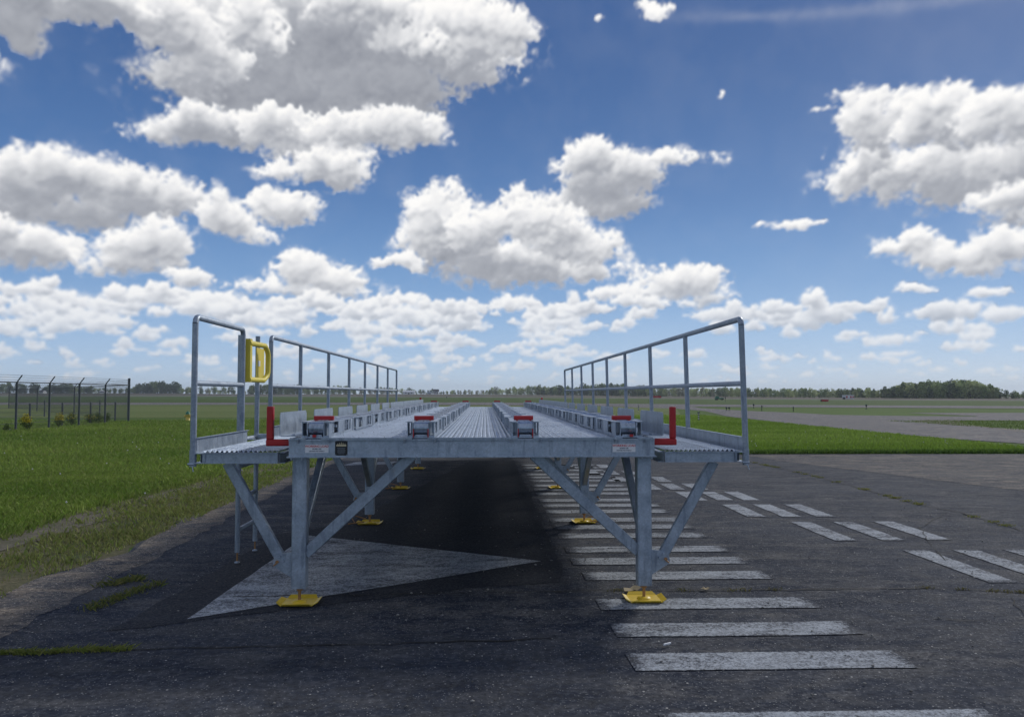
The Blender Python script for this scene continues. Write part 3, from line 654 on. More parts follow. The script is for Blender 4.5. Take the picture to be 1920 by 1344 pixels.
# legs with braces, gussets, screws and yellow foot pads
def foot(parent, x, y, tilt, seed, rods=False):
    q = random.Random(seed)
    mb = MB(); mb.tube([(x, y, .03), (x, y, .16)], .012, 10); mb.tube([(x, y, .105), (x, y, .118)], .024, 6); mb.build('levelling_screw', RUST, parent)
    mb = MB(); a, b, t, h = .120, .108, .006, .018
    # tray: flat bottom, four upturned sloped lips with mitred open corners
    mb.box(x - a, x + a, y - b, y + b, .014, .020)
    for (sx, sy) in ((1, 0), (-1, 0), (0, 1), (0, -1)):
        o1 = .036; cut = .016 + q.random() * .012
        if sx: P = [(x + sx * a, y - b + .004, .015), (x + sx * a, y + b - .004, .015), (x + sx * (a + o1), y + b - cut, .015 + h), (x + sx * (a + o1), y - b + cut, .015 + h)]
        else: P = [(x - a + .004, y + sy * b, .015), (x + a - .004, y + sy * b, .015), (x + a - cut, y + sy * (b + o1), .015 + h), (x - a + cut, y + sy * (b + o1), .015 + h)]
        mb.poly(P, (0, 0, .006))
    mb.lathe((x, y, .02), [(.055, 0), (.05, .010), (.03, .016), (.018, .017), (.001, .017)], 16)
    o = mb.build('foot_pad', YEL, parent)
    if rods:
        s = rods; mb = MB(); mb.tube([(x + s * .06, y - .06, .04), (x + s * .24, y - .14, .03)], .007, 8); mb.tube([(x + s * .05, y + .05, .06), (x + s * .23, y + .10, .10)], .006, 8)
        mb.tube([(x + s * .16, y - .10, .03), (x + s * .26, y + .06, .11)], .005, 8); mb.build('jacking_bar', RUST, parent)
for i, ly in enumerate(LEGY):
    for s in (-1, 1):
        lx = XL + .060 if s < 0 else XR - .060
        mb = MB(); mb.prism((lx, ly, .128), (lx, ly, 1.128), .112, .105, .012, n=4); mb.box(lx - .060, lx + .060, ly - .0565, ly + .0565, 1.118, 1.1275)
        leg = mb.build('leg', GALV, RK)
        if i == 0:
            for dx in (-.038, .038): mb = MB(); mb.tube([(lx + dx, YF - .006 + .02, 1.126), (lx + dx, YF + .014, 1.112)], .010, 6); mb.build('bolt', GALV, leg)
        mb = MB(); mb.prism((lx - s * .045, ly, .385), (lx - s * .86, ly, 1.135), .085, .062, .006, n=2)
        mb.build('inner_brace', GALV2, leg)
        # outer gusset and walkway brace
        gx = lx + s * .056; mb = MB()
        P = [(gx, ly - .008, .395), (gx + s * .135, ly - .008, .385), (gx + s * .150, ly - .008, .30), (gx + s * .135, ly - .008, .285), (gx, ly - .008, .20)]
        mb.poly(P, (0, .012, 0)); g_ = mb.build('gusset', GALV2, leg)
        mb = MB()
        for (dx, dz) in ((.070, .335), (.098, .368)): mb.tube([(gx + s * dx, ly - .020, dz), (gx + s * dx, ly + .012, dz)], .011, 8)
        mb.build('bolt', GALV, g_)
        mb = MB(); top = Vector((XC + s * 1.90, ly + .038, 1.075)); bot = Vector((gx + s * .085, ly + .038, .315)); mb.prism(bot, top, .078, .055, .006, n=2); ob = mb.build('outer_brace', GALV2, leg)
        mb = MB(); mb.tube([(gx + s * .115, ly - .022, .325), (gx + s * .115, ly + .072, .325)], .012, 8); mb.tube([(gx + s * .10, ly - .024, .33), (gx + s * .135, ly - .034, .30)], .006, 6); mb.build('pin', RUST, ob)
        dirs = [1] if i == 0 else ([-1] if i == len(LEGY) - 1 else [-1, 1])
        for d in dirs:
            mb = MB(); mb.prism((lx - .0, ly + d * .050, .50), (lx, ly + d * .86, 1.128), .062, .06, .005, up=(1, 0, 0), n=2); mb.build('lengthwise_brace', GALV, leg)
        foot(leg, lx, ly, 0, i * 2 + (s > 0), rods=(s if i in (1, 2) else False))
# walkways
def heightgrid(name, x0, x1, y0, y1, nx, ny, fz, mat, parent, smooth=False, hole=None):
    x = np.linspace(x0, x1, nx); y = np.linspace(y0, y1, ny); Xg, Yg = np.meshgrid(x, y); Z = fz(Xg, Yg); o = world_loc(parent)
    V = np.stack([Xg - o[0], Yg - o[1], Z - o[2]], -1).reshape(-1, 3); I = np.arange(nx * ny).reshape(ny, nx)
    F = np.stack([I[:-1, :-1], I[:-1, 1:], I[1:, 1:], I[1:, :-1]], -1).reshape(-1, 4)
    if hole is not None:
        cx = (Xg[:-1, :-1] + Xg[1:, 1:]) / 2; cy = (Yg[:-1, :-1] + Yg[1:, 1:]) / 2; F = F[~hole(cx, cy).ravel()]
    return link(name, fast_mesh(name, V, F, mat, smooth), parent)
def ribs(pitch, h, zz):
    def f(x, y):
        u = (x / pitch) % 1.0; top = np.clip((np.abs(u - .5) * 2 - .35) / .3, 0, 1)      # flat valleys and flat ridges
        tooth = .75 + .25 * np.sign(np.sin(y * 2 * np.pi / .06)); return zz + h * top * (.9 + .1 * tooth)
    return f
for s in (-1, 1):
    wname = 'walkway'
    wk = MB(); xi = XC + s * 1.478; xo = XC + s * 2.030; xx = XC + s * 2.105; yf = 5.90
    a, b = min(xi, xo), max(xi, xo)
    # end channel: flanges proud of the web
    wk.box(a, b, yf, yf + .05, 1.156, 1.163); wk.box(a, b, yf, yf + .05, 1.083, 1.090); wk.box(a, b, yf + .012, yf + .020, 1.090, 1.156)
    wk.box(a, a + .007, yf, yf + .012, 1.090, 1.156); wk.box(b - .007, b, yf, yf + .012, 1.090, 1.156)
    root = wk.build(wname, GALV2, RK)
    mb = MB(); mb.box(xi - .005, xi + .005, yf + .051, YB, 1.086, 1.160)
    for z in (1.080, 1.157): mb.box(min(xi, xi - s * .04), max(xi, xi - s * .04), yf + .052, YB, z, z + .0065)
    mb.build('inner_channel', GALV, root)
    mb = MB(); mb.box(min(xo + s * .002, xo + s * .010), max(xo + s * .002, xo + s * .010), yf + .002, YB, 1.090, 1.156)
    for z in (1.083, 1.156): mb.box(min(xo + s * .002, xx), max(xo + s * .002, xx), yf, YB, z, z + .0065)
    mb.box(min(xo + s * .04, xo + s * .046), max(xo + s * .04, xo + s * .046), yf + .06, YB, 1.090, 1.156); mb.build('outer_channel', GALV, root)
    for ly in LEGY + [LEGY[k] + (LEGY[k + 1] - LEGY[k]) * t for k in range(4) for t in (.33, .67)]: mb = MB(); mb.box(a + .012, b - .012, ly - .02, ly + .10 - .02, 1.092, 1.150); mb.build('cross_member', GALV, root)
    heightgrid('walkway_grating', min(XC + s * 1.465, xo), max(XC + s * 1.465, xo), yf - .004, YB, 126, 900, ribs(.036, .014, 1.166), DECKM, root, hole=lambda x, y: (np.abs((x / .036) % 1 - .5) < .24) & ((y / .062) % 1 < .86) & (y > yf + .02))
    # toe boards
    for (y0, y1) in (((yf + .02, 7.16), (8.02, YB)) if s < 0 else ((yf + .02, YB),)):
        mb = MB(); mb.box(min(xx - s * .014, xx - s * .006), max(xx - s * .014, xx - s * .006), y0, y1, 1.165, 1.272); mb.box(min(xx - s * .030, xx - s * .006), max(xx - s * .030, xx - s * .006), y0, y1, 1.2725, 1.277)
        mb.build('toe_board', GALV2, root)
# handrails
def handrail(xb, runs, lean=0.):
    for ys in runs:
        zt, zm, zb = 2.195, 1.690, 1.06; r = .0225
        mb = MB(); y0, y1 = ys[0], ys[-1]; xt = xb - lean
        k = .05; mb.tube([(xt, y0, zt - k), (xt, y0 + .010, zt - .02), (xt, y0 + .028, zt - .005), (xt, y0 + k, zt)] + [(xt, y, zt) for y in ys[1:-1]] + [(xt, y1 - k, zt), (xt, y1 - .028, zt - .005), (xt, y1 - .01, zt - .02), (xt, y1, zt - k)], r, 14)
        hr = mb.build('handrail', PIPE, RK)
        for i, y in enumerate(ys):
            mb = MB(); end = i in (0, len(ys) - 1)
            mb.tube([(xb, y, zb + .12), (xt, y, (zt - k) if end else zt - .012)], r, 14)
            mb.tube([(xb, y, zb), (xb, y, zb + .122)], r + .0035, 14)
            p = mb.build('post', PIPE, hr)
            if i == 0:
                mb = MB(); mb.tube([(xb - .03, y - .02, zb + .02), (xb + .02, y - .03, zb + .02)], .008, 8); mb.tube([(xb, y - .02, zb + .015), (xb + .015, y - .03, zb - .035)], .0045, 6); mb.build('pin', GALV, p)
        mb = MB(); f = (zm - zb) / (zt - zb)
        for ya, yb_ in zip(ys, ys[1:]): mb.tube([(xb - lean * f, ya, zm), (xb - lean * f, yb_, zm)], r * .92, 12)
        mb.build('mid_rail', PIPE, hr)
handrail(-2.205, [[5.92, 7.08], [8.0, 9.28, 10.93, 12.58, 14.23, 15.88, 17.55, 19.3]])
handrail(2.025, [[5.92, 7.60, 9.25, 10.92, 12.57, 14.23, 15.9, 17.6, 19.2]], .022)
# ladder outside the left walkway, with its yellow self-closing gate
lad = MB(); lx = -2.335; lad.tube([(lx, 7.42, .115), (lx, 7.42, 2.17)], .0235, 14); ladder = lad.build('ladder', PIPE, RK)
mb = MB(); mb.tube([(lx, 7.98, .115), (lx, 7.98, 2.20)], .0235, 14); mb.build('stile', PIPE, ladder)
for z in (.32, .62, .92, 1.17):
    mb = MB(); mb.tube([(lx, 7.43, z), (lx, 7.97, z)], .022, 12); mb.build('rung', PIPE, ladder)
for y in (7.42, 7.98):
    mb = MB(); mb.tube([(lx, y, .035), (lx, y, .12)], .008, 8); mb.build('foot_screw', RUST, ladder)
    mb = MB(); mb.lathe((lx, y, .018), [(.026, 0), (.026, .006), (.012, .014), (.001, .014)], 14); mb.build('foot_disc', PIPE, ladder)
mb = MB(); mb.box(-2.33, -2.19, 7.93, 8.03, 1.19, 1.20); mb.box(-2.33, -2.19, 7.36, 7.46, 1.176, 1.184); mb.box(-2.33, -2.20, 7.93, 7.94, 1.10, 1.19); mb.build('bracket', GALV, ladder)
mb = MB(); mb.box(-2.222, -2.150, 7.118, 7.130, 1.715, 2.115); mb.box(-2.160, -2.150, 7.13, 7.18, 1.715, 2.115); gate = mb.build('ladder_gate', YELG, RK, bevel=.002)
mb = MB(); xg = -2.165
mb.tube([(xg, 7.12, 2.075), (xg + .01, 7.60, 2.078), (xg + .012, 7.68, 2.03), (xg + .014, 7.70, 1.99), (xg + .014, 7.70, 1.82), (xg + .012, 7.68, 1.785), (xg, 7.60, 1.740), (xg, 7.12, 1.740)], .025, 14); mb.build('gate_bar', YELG, gate)
mb = MB(); mb.box(-2.235, -2.228, 7.58, 7.84, 1.765, 2.06); pan = mb.build('gate_panel', YELG, gate, bevel=.002)
mb = MB(); mb.box(-2.2275, -2.2255, 7.62, 7.70, 1.88, 1.935); mb.build('sticker', WHITE, pan)
# main deck grating in four bays between the roller rows
ROWX = [XC - 1.202, XC - .402, XC + .402, XC + 1.200]
def deckz(x, y):
    u = (x / .034) % 1.0; top = np.clip((np.abs(u - .5) * 2 - .45) / .3, 0, 1); ph = np.floor(x / .034) % 2 * .5
    tooth = np.clip(.55 + .8 * np.sin((y / .075 + ph) * 2 * np.pi), .1, 1); return 1.2685 + .007 * top * tooth
edges = [XL + .012] + ROWX + [XR - .012]
for k, (x0, x1) in enumerate(zip(edges, edges[1:])):
    if k == 0: x1 -= .06
    elif k == 4: x0 += .06
    else: x0 += .06; x1 -= .06
    if x1 - x0 < .02: continue
    nx = max(6, int((x1 - x0) / .0060)); d = heightgrid('deck_grating', x0, x1, YF + .004, YB, nx, 760, deckz, DECKM, RK, hole=lambda x, y: (np.abs((x / .034) % 1 - .5) < .13) & (((y / .075 + np.floor(x / .034) % 2 * .5) % 1) < .5) & (y > YF + .05))
    mb = MB(); mb.box(x0, x1, YF - .006, YF + .003, 1.2655, 1.2785)
    mb.build('nosing', GALV2, d)
# roller rows
NEARROLL = 10
for ri, rx in enumerate(ROWX):
    mb = MB(); z0, z1 = 1.284, 1.392; Y0 = 5.93; pitch = 1.15; nm = 12
    base = MB(); base.box(rx - .103, rx + .103, Y0 + .002, YB - .1, 1.2715, 1.2835)
    row = base.build('roller_row', GALV, RK)
    for sd_ in (-1, 1):
        mb = MB()
        xo_ = rx + sd_ * .103; xi_ = rx + sd_ * .064
        lo, hi = min(xo_, xi_), max(xo_, xi_)
        for m_ in range(nm):
            ya = Y0 + m_ * pitch; yb_ = ya + pitch - .07
            st = .012 if (m_ % 2) else 0                       # alternate modules stand a little proud
            hi2, lo2 = (hi + st, lo) if sd_ > 0 else (hi, lo - st)
            mb.box(lo2, hi2, ya, yb_, z1 - .005, z1); mb.box(lo2, hi2, ya, yb_, z0, z0 + .005)
            ox = hi2 if sd_ > 0 else lo2
            xa, xb_ = (ox - .005, ox) if sd_ > 0 else (ox, ox + .005)
            for (u, v) in ((.0, .13), (.34, .60), (.86, 1.)): mb.box(xa, xb_, ya + u * (pitch - .07) + .001, ya + v * (pitch - .07) - .001, z0 + .005, z1 - .005)
            for (u, v) in ((.13, .34), (.60, .86)): mb.box(xa, xb_, ya + u * (pitch - .07), ya + v * (pitch - .07), z0 + .005, z0 + .016)
            for (u, v) in ((.17, .20), (.64, .67), (.75, .79)): mb.box(lo2 + .008, hi2 - .007, ya + u * pitch, ya + v * pitch, z0 + .02, z1 - .008)
            for u in (.27, .70): mb.tube([(xi_, ya + u * pitch, z1 - .04), (ox - sd_ * .002, ya + u * pitch, z1 - .04)], .013, 8)
            mb.box(lo2 - (.016 if sd_ < 0 else 0), hi2 + (.016 if sd_ > 0 else 0), ya + .01, ya + .34, z1 + .0005, z1 + .0045)
            mb.box(xa - .004, xb_ + .004, yb_ - .03, yb_ + .012, z0 - .002, z1 + .006)
        mb.build('side_channel', GALV2, row)
        mb = MB(); mb.box(rx + sd_ * .062 - .003, rx + sd_ * .062 + .003, Y0 + .004, YB - .12, z0 + .001, z1 - .006); mb.build('inner_plate', GALV, row)
    ys = []; y = Y0 + .055
    while y < YB - .2: ys.append(y); y += .118
    farm = MB(); rr = .050
    proto = None
    for k, y in enumerate(ys):
        if k < NEARROLL:
            if proto is None:
                mb = MB(); mb.tube([(-.056, 0, 0), (-.052, 0, 0), (.052, 0, 0), (.056, 0, 0)], rr, 20); mb.tube([(-.062, 0, 0), (.062, 0, 0)], .012, 8); proto = mb.mesh('roller', ROLL)
            o = bpy.data.objects.new('roller', proto); COL.objects.link(o); o.parent = row; w = world_loc(row); o.location = (rx - w[0], y - w[1], 1.345 - w[2])
        else: farm.tube([(rx - .056, y, 1.345), (rx + .056, y, 1.345)], rr, 8)
    tag(farm.build('rollers', ROLL, row), kind='stuff')
    # red end stops over the first and last rollers
    for (ye, d) in ((6.24, 1), (YB - .3, -1)):
        mb = MB(); mb.prism((rx - .078, ye, 1.415), (rx + .078, ye, 1.415), .034, .034, .006, up=(0, 0, 1)); mb.box(rx + .048, rx + .060, ye - .06, ye + .03, 1.33, 1.3985); mb.box(rx - .060, rx - .048, ye - .06, ye + .03, 1.33, 1.3985)
        st_ = mb.build('end_stop', RED, row)
        if d > 0:
            mb = MB(); mb.box(rx - .058, rx + .058, 5.935, 5.95, 1.2725, 1.280)
            if ri in (0, 3): mb.box(rx - .02 + .03 * (ri > 0), rx + .005 + .03 * (ri > 0), 5.915, 5.94, 1.277, 1.297)
            else:
                mb.box(rx - .060, rx - .052, 5.925, 5.93, 1.274, 1.34); mb.box(rx + .052, rx + .060, 5.925, 5.93, 1.274, 1.34)
            mb.build('release_pedal', RED, st_)
            mb = MB(); mb.tube([(rx - .045, 5.945, 1.289), (rx + .045, 5.945, 1.289)], .008, 8); mb.build('axle', GALV, row)
# bolts under the deck edge
for rx in ROWX:
    for d in (-.115, .115):
        x = rx + d
        if x < XR - .02 and x > XL + .02:
            mb = MB(); mb.tube([(x, YF - .010, 1.236), (x, YF - .010, 1.2655)], .004, 6, True, .010); mb.build('bolt', GALV, RK)
# side guides: upright plates with a foot flange
for s in (-1, 1):
    gx = XC + s * 1.470
    spans = [(5.94 + 1.17 * k, 5.94 + 1.17 * k + .86) for k in range(6)] + [(12.85, 14.9), (14.93, 17.2), (17.23, 19.6)]
    for k, (y0, y1) in enumerate(spans):
        mb = MB(); c = .03
        P = [(gx, y0 + c * .6, 1.4665), (gx, y1 - c, 1.4665), (gx, y1, 1.44), (gx, y1, 1.288), (gx, y0, 1.288), (gx, y0, 1.44)]
        mb.poly(P, (s * .006, 0, 0))
        fl = [(gx - s * .003, y0, 1.2825), (gx - s * .003, y1, 1.2825), (gx - s * .12, y1 - .03, 1.2825), (gx - s * .12, y0 + .0, 1.2825)]
        mb.poly(fl, (0, 0, .006)); gd = mb.build('side_guide', GALV2, RK)
        for by in ((y0 + .12, y1 - .14) if k < 6 else ()): mb = MB(); mb.tube([(gx - s * .07, by, 1.288), (gx - s * .07, by, 1.297)], .011, 6); mb.build('bolt', GALV, gd)
    for (ye, d) in ((5.99, 1), (YB - .15, -1)):
        hx = XC + s * 1.560; mb = MB(); mb.prism((XC + s * 1.392, ye, 1.235), (hx + s * .026, ye, 1.235), .052, .052, .012, up=(0, 1, 0), n=4)
        mb.prism((hx, ye, 1.2615), (hx, ye, 1.512 if s < 0 else 1.508), .052, .052, .012 if s < 0 else .022, up=(0, 1, 0), n=4); mb.build('corner_hook', RED, RK, bevel=.006 if s > 0 else .003)
# stickers and plate with their writing
def text_mesh(body, size, x, y, z, mat, parent, bold=0, name='lettering'):
    cu = bpy.data.curves.new('t', 'FONT'); cu.body = body; cu.size = size; cu.align_x = 'CENTER'; cu.align_y = 'CENTER'; cu.offset = bold; cu.resolution_u = 3
    o = bpy.data.objects.new('t', cu); COL.objects.link(o); dg = bpy.context.evaluated_depsgraph_get(); me = bpy.data.meshes.new_from_object(o.evaluated_get(dg)); bpy.data.objects.remove(o)
    w = world_loc(parent); me.transform(Matrix.Translation((x - w[0], y - w[1], z - w[2])) @ Matrix.Rotation(R(90), 4, 'X')); me.materials.clear(); me.materials.append(mat)
    t = bpy.data.objects.new(name, me); COL.objects.link(t); t.parent = parent; return t
YS = YF + .014
for (px0, px1) in ((577, 620), (1149, 1192)):
    x0 = (px0 - 909) / 1440 * YS; x1 = (px1 - 909) / 1440 * YS; xm = (x0 + x1) / 2
    mb = MB(); mb.box(x0, x1, YS - .0015, YS - .0002, 1.165, 1.226); sg = mb.build('load_sticker', WHITE, RK)
    text_mesh('WORKING LOAD', .0225, xm, YS - .002, 1.2130, REDINK, sg, .0007); text_mesh('60,000 LBS', .0150, xm, YS - .002, 1.1935, DARKINK, sg, .0005); text_mesh('DISTRIBUTED EVENLY', .0118, xm, YS - .002, 1.1765, DARKINK, sg, .0004)
x0 = (632 - 909) / 1440 * YS; x1 = (655 - 909) / 1440 * YS; xm = (x0 + x1) / 2
mb = MB(); mb.box(x0, x1, YS - .0025, YS - .0002, 1.144, 1.258); pl = mb.build('maker_plate', BLACK, RK)
mb = MB(); yy = YS - .0032; mb.box(x0 + .010, x1 - .010, yy, YS - .0026, 1.213, 1.226)
for k in range(5): c = xm + (k - 2) * .0135; hh_ = .004 + .0035 * (2 - abs(k - 2)); mb.poly([(c - .005, yy, 1.229), (c + .005, yy, 1.229), (c, yy, 1.229 + hh_ * 1.6)], (0, .0005, 0))
mb.build('emblem', GOLD, pl)
mb = MB()
for k, z in enumerate((1.200, 1.190, 1.182, 1.174, 1.166, 1.158)): w_ = (.030, .026, .031, .028, .030, .022)[k]; mb.box(xm - w_, xm + w_, yy + .0002, YS - .0026, z, z + .0016)
for (cx, cz) in ((x0 + .005, 1.149), (x1 - .005, 1.149), (x0 + .005, 1.253), (x1 - .005, 1.253)): mb.box(cx - .003, cx + .003, yy + .0002, YS - .0026, cz - .003, cz + .003)
mb.build('print', PIPE, pl)
# ------------------------------------------------------------------ fences, hydrant, shrubs
def tall_fence(posts, label):
    """posts: (x, y, has_arm) in order; chain link fence with top rail, arms and barbed wire"""
    rt = empty('chain_link_fence', (posts[0][0], posts[0][1], 0)); tag(rt, label, 'fence')
    for (x, y, arm) in posts:
        mb = MB(); H = 2.12 if arm else 2.48; mb.tube([(x, y, 0), (x, y, H)], .045 if arm else .055, 10); p = mb.build('post', DARKFE, rt)
        if arm: mb = MB(); mb.tube([(x, y, 2.1), (x + .14, y - .05, 2.26), (x + .27, y - .1, 2.40)], .026, 8); mb.build('barb_arm', DARKFE, p)
        mb = MB()
        for z in (.35, 1.05, 1.15, 1.75): mb.tube([(x, y, z), (x, y, z + .03)], .062, 8)
        mb.build('clamp', DARKFE, p)
    A = [Vector((x, y, 0)) for x, y, a in posts]
    mb = MB()
    for a, b in zip(A, A[1:]): mb.tube([a + Vector((0, 0, 2.10)), b + Vector((0, 0, 2.10))], .024, 6)
    mb.build('top_rail', DARKFE, rt)
    for (dx, z) in ((.10, 2.20), (.18, 2.30), (.27, 2.39)):
        mb = MB()
        for (a, b, pa, pb) in zip(A, A[1:], posts, posts[1:]): mb.tube([a + Vector((dx * pa[2], -.04 * pa[2], z)), b + Vector((dx * pb[2], -.04 * pb[2], z))], .006, 4)
        mb.build('barbed_wire', DARKFE, rt)
    V = []; F = []
    def wire(p, q, w=.0024):
        n = len(V); d = (q - p).normalized(); u = Vector((0, 0, 1)).cross(d)
        if u.length < .01: u = Vector((1, 0, 0))
        h = d.cross(Vector((0, 1, 0)) if abs(d.y) < .7 else Vector((1, 0, 0))).normalized() * w; V.extend([tuple(p - h), tuple(p + h), tuple(q + h), tuple(q - h)]); F.append((n, n + 1, n + 2, n + 3))
    for a, b in zip(A, A[1:]):
        L = (b - a).length; d = (b - a) / L; st = .13; hgt = 2.05; k = -hgt
        while k < L:
            for sgn in (1, -1):
                s0 = max(k, 0); s1 = min(k + hgt, L)
                if s1 - s0 > .02:
                    za = (s0 - k) if sgn > 0 else hgt - (s0 - k); zb = (s1 - k) if sgn > 0 else hgt - (s1 - k)
                    wire(a + d * s0 + Vector((0, 0, .04 + za)), a + d * s1 + Vector((0, 0, .04 + zb)))
            k += st
    link('chain_link_mesh', fast_mesh('chain_link_mesh', np.array(V) - np.array([[posts[0][0], posts[0][1], 0]]), np.array(F), DARKFE), rt)
    return rt
tall_fence([(-20, 25.9, 1), (-20, 28.4, 1), (-20, 31.0, 1), (-20, 33.6, 1), (-20, 36.1, 1), (-20, 38.7, 1), (-20, 41.3, 1), (-20, 44.0, 0)], 'dark chain link fence with barbed wire arms at left, ending at the corner post')
tall_fence([(-20.3, 44.6, 0), (-30.6, 58.5, 1), (-41, 72, 1), (-52, 86, 1)], 'rear chain link fence running away behind the corner post')
def low_fence(posts, label):
    rt = empty('low_wire_fence', (posts[0][0], posts[0][1], 0)); tag(rt, label, 'fence')
    for (x, y) in posts:
        mb = MB(); mb.tube([(x, y, 0), (x, y, 1.12)], .045, 8); mb.lathe((x, y, 1.12), [(.05, 0), (.05, .03), (.02, .06), (.001, .06)], 8); mb.build('post', DARKFE, rt)
    for z in (.3, .62, 1.0):
        mb = MB()
        for a, b in zip(posts, posts[1:]): mb.tube([(*a, z), (*b, z)], .008, 4)
        mb.build('wire', DARKFE, rt)
low_fence([(-20.7, 27.9), (-20.7, 30.5), (-20.7, 33.1), (-20.7, 35.8), (-20.7, 38.5), (-20.7, 41.2), (-20.7, 43.9)], 'low dark post and wire fence just behind the tall chain link fence')
low_fence([(-38.6, 55), (-34.7, 55), (-30.8, 55), (-27.0, 55)], 'second low post fence farther back inside the fenced yard')
hy = MB(); hx, hyy = -17.1, 45.0
hy.lathe((hx, hyy, 0), [(.16, 0), (.16, .04), (.115, .05), (.115, .38), (.135, .39), (.135, .42), (.001, .42)], 16); H = hy.build('fire_hydrant', HYD); tag(H, 'yellow fire hydrant with green cap standing in the grass', 'hydrant')
mb = MB(); mb.lathe((hx, hyy, .42), [(.13, .001), (.115, .09), (.06, .15), (.03, .16), (.03, .20), (.001, .20)], 14); mb.build('bonnet', GREENP, H, org=(0, 0, 0))
for s in (-1, 1): mb = MB(); mb.tube([(hx + s * .10, hyy, .32), (hx + s * .19, hyy, .32)], .055, 10); mb.build('outlet', HYD, H, org=(0, 0, 0))
def leaf_mesh(name, seed, n, lobes, size, cA, cB, trunk=None, sky_gap=.0, flowers=0, fcol=None):
    """a crown of many small leaf faces spread through uneven lobes (unit height about 1)"""
    q = np.random.default_rng(seed); L = np.array(lobes)
    k = q.choice(len(L), n, p=(L[:, 3] ** 2 * L[:, 4]) / (L[:, 3] ** 2 * L[:, 4]).sum())
    d = q.normal(0, 1, (n, 3)); d /= np.linalg.norm(d, axis=1)[:, None]; r = q.uniform(.45, 1.08, n) ** .6
    C = L[k, :3] + d * r[:, None] * np.stack([L[k, 3], L[k, 3], L[k, 4]], -1)
    u = q.normal(0, 1, (n, 3)); u /= np.linalg.norm(u, axis=1)[:, None]; w = np.cross(u, q.normal(0, 1, (n, 3))); w /= np.linalg.norm(w, axis=1)[:, None]
    s = size * q.uniform(.5, 1.3, (n, 1))
    V = np.stack([C - u * s, C - w * s * .7, C + u * s, C + w * s * .7], 1).reshape(-1, 3); F = np.arange(4 * n).reshape(n, 4)
    t = np.clip(q.normal(.5, .3, n) + (k % 3 - 1) * .2, 0, 1)[:, None]; col = np.array(cA) * (1 - t) + np.array(cB) * t
    if flowers: m_ = (q.random(n) < flowers) & (C[:, 2] > .45); col[m_] = np.array(fcol)
    V[:, 2] = np.maximum(V[:, 2], .01)
    return fast_mesh(name, V, F, LEAF, False, np.repeat(col, 4, 0))
def lobes(seed, n, W_, H_, z0, rr=.3):
    q = random.Random(seed); out = []
    for i in range(n):
        a = q.random() * 6.283; z = z0 + (H_ - z0) * (i + .5) / n; env = math.sin(math.pi * min(1, max(.12, (z - z0 * .6) / (H_ - z0 * .6)))) ** .6
        rad = W_ * env * q.uniform(.25, .75); out.append((rad * math.cos(a), rad * math.sin(a), z, rr * q.uniform(.6, 1.15) * (.5 + .5 * env), rr * q.uniform(.5, .9)))
    return out
SHR = [leaf_mesh('crown', 50 + i, 900, lobes(i + 3, 9, .32, .85, .2, .26), .035, (.05, .09, .02), (.10, .14, .03), flowers=fl, fcol=(.50, .42, .03)) for i, fl in enumerate((.75, .30, .0))]
for (px, Yp, h, v, lab) in ((72, 34.2, 1.0, 0, 'bright yellow flowering shrub at the foot of the fence, nearest of the row'), (129, 37.4, .95, 0, 'yellow flowering bush beside the second fence post from the left'), (152, 39.3, .95, 1, 'green bush with yellow flowers in the middle of the fence row'),
                            (185, 41.2, .8, 1, 'wide green bush with few yellow flowers right of the middle of the fence'), (200, 41.8, .8, 2, 'plain green weed bush just left of the last armed fence post'), (216, 42.8, .75, 2, 'low plain green bush nearest the fence corner post'), (36, 33.0, .5, 2, 'small green weed clump by the fence at the left edge')):
    x = (px - 909) / 1440 * Yp; rt = empty('shrub', (x, Yp, 0), rng.random() * 6); tag(rt, lab, 'shrub', 'shrubs along the fence')
    h *= .78; c = link('crown', SHR[v], rt); c.scale = (h * (1.6 if px in (185, 200) else 1), h, h)
    mb = MB(); [mb.tube([(0, 0, 0), (math.cos(k) * .12, math.sin(k) * .12, .5 * h)], .012, 5, True, .005) for k in (0, 2, 4)]; mb.build('stem', BARK, rt, org=(0, 0, 0))
# ------------------------------------------------------------------ trees
DARKG = ((.06, .10, .045), (.11, .16, .065)); MID = ((.14, .20, .07), (.22, .29, .10)); PALE = ((.32, .38, .15), (.46, .50, .22)); BARE = ((.20, .20, .13), (.28, .28, .18))
def tree_trunk(seed):
    q = random.Random(seed); mb = MB(); mb.tube([(0, 0, 0), (.01, 0, .2), (0, .01, .45), (0, 0, .75)], .03, 7, True, .008)
    for k in range(5): a = q.random() * 6.28; z = .22 + .09 * k; mb.tube([(0, 0, z), (math.cos(a) * .15, math.sin(a) * .15, z + .16), (math.cos(a) * .26, math.sin(a) * .26, z + .25)], .012, 5, True, .004)
    return mb.mesh('trunk', BARK)
TRK = [tree_trunk(k) for k in range(3)]
VAR = {}
for nm, (a, b) in (('dark', DARKG), ('mid', MID), ('pale', PALE), ('bare', BARE)):
    VAR[nm] = [leaf_mesh('crown', 80 + i * 7 + len(nm), 620 if nm != 'bare' else 380, lobes(20 + i * 3 + len(nm), 12, .40, .86, .16, .25), .045, a, b) for i in range(3)]
def tree(px, h_px, kind, lab, grp=None, back=4, wide=1., jit=0):
    x, Y, z = base_at(px); f = (Y - back) / Y; x *= f; Y -= back; h = h_px / 1440 * Y; v = rng.randrange(3)
    rt = empty('tree', (x, Y, z - .1), rng.random() * 6); tag(rt, lab, 'tree', grp)
    c = link('crown', VAR[kind][v], rt); c.scale = (h * wide, h * wide, h); t = link('trunk', TRK[v], rt); t.scale = (h, h, h); return rt
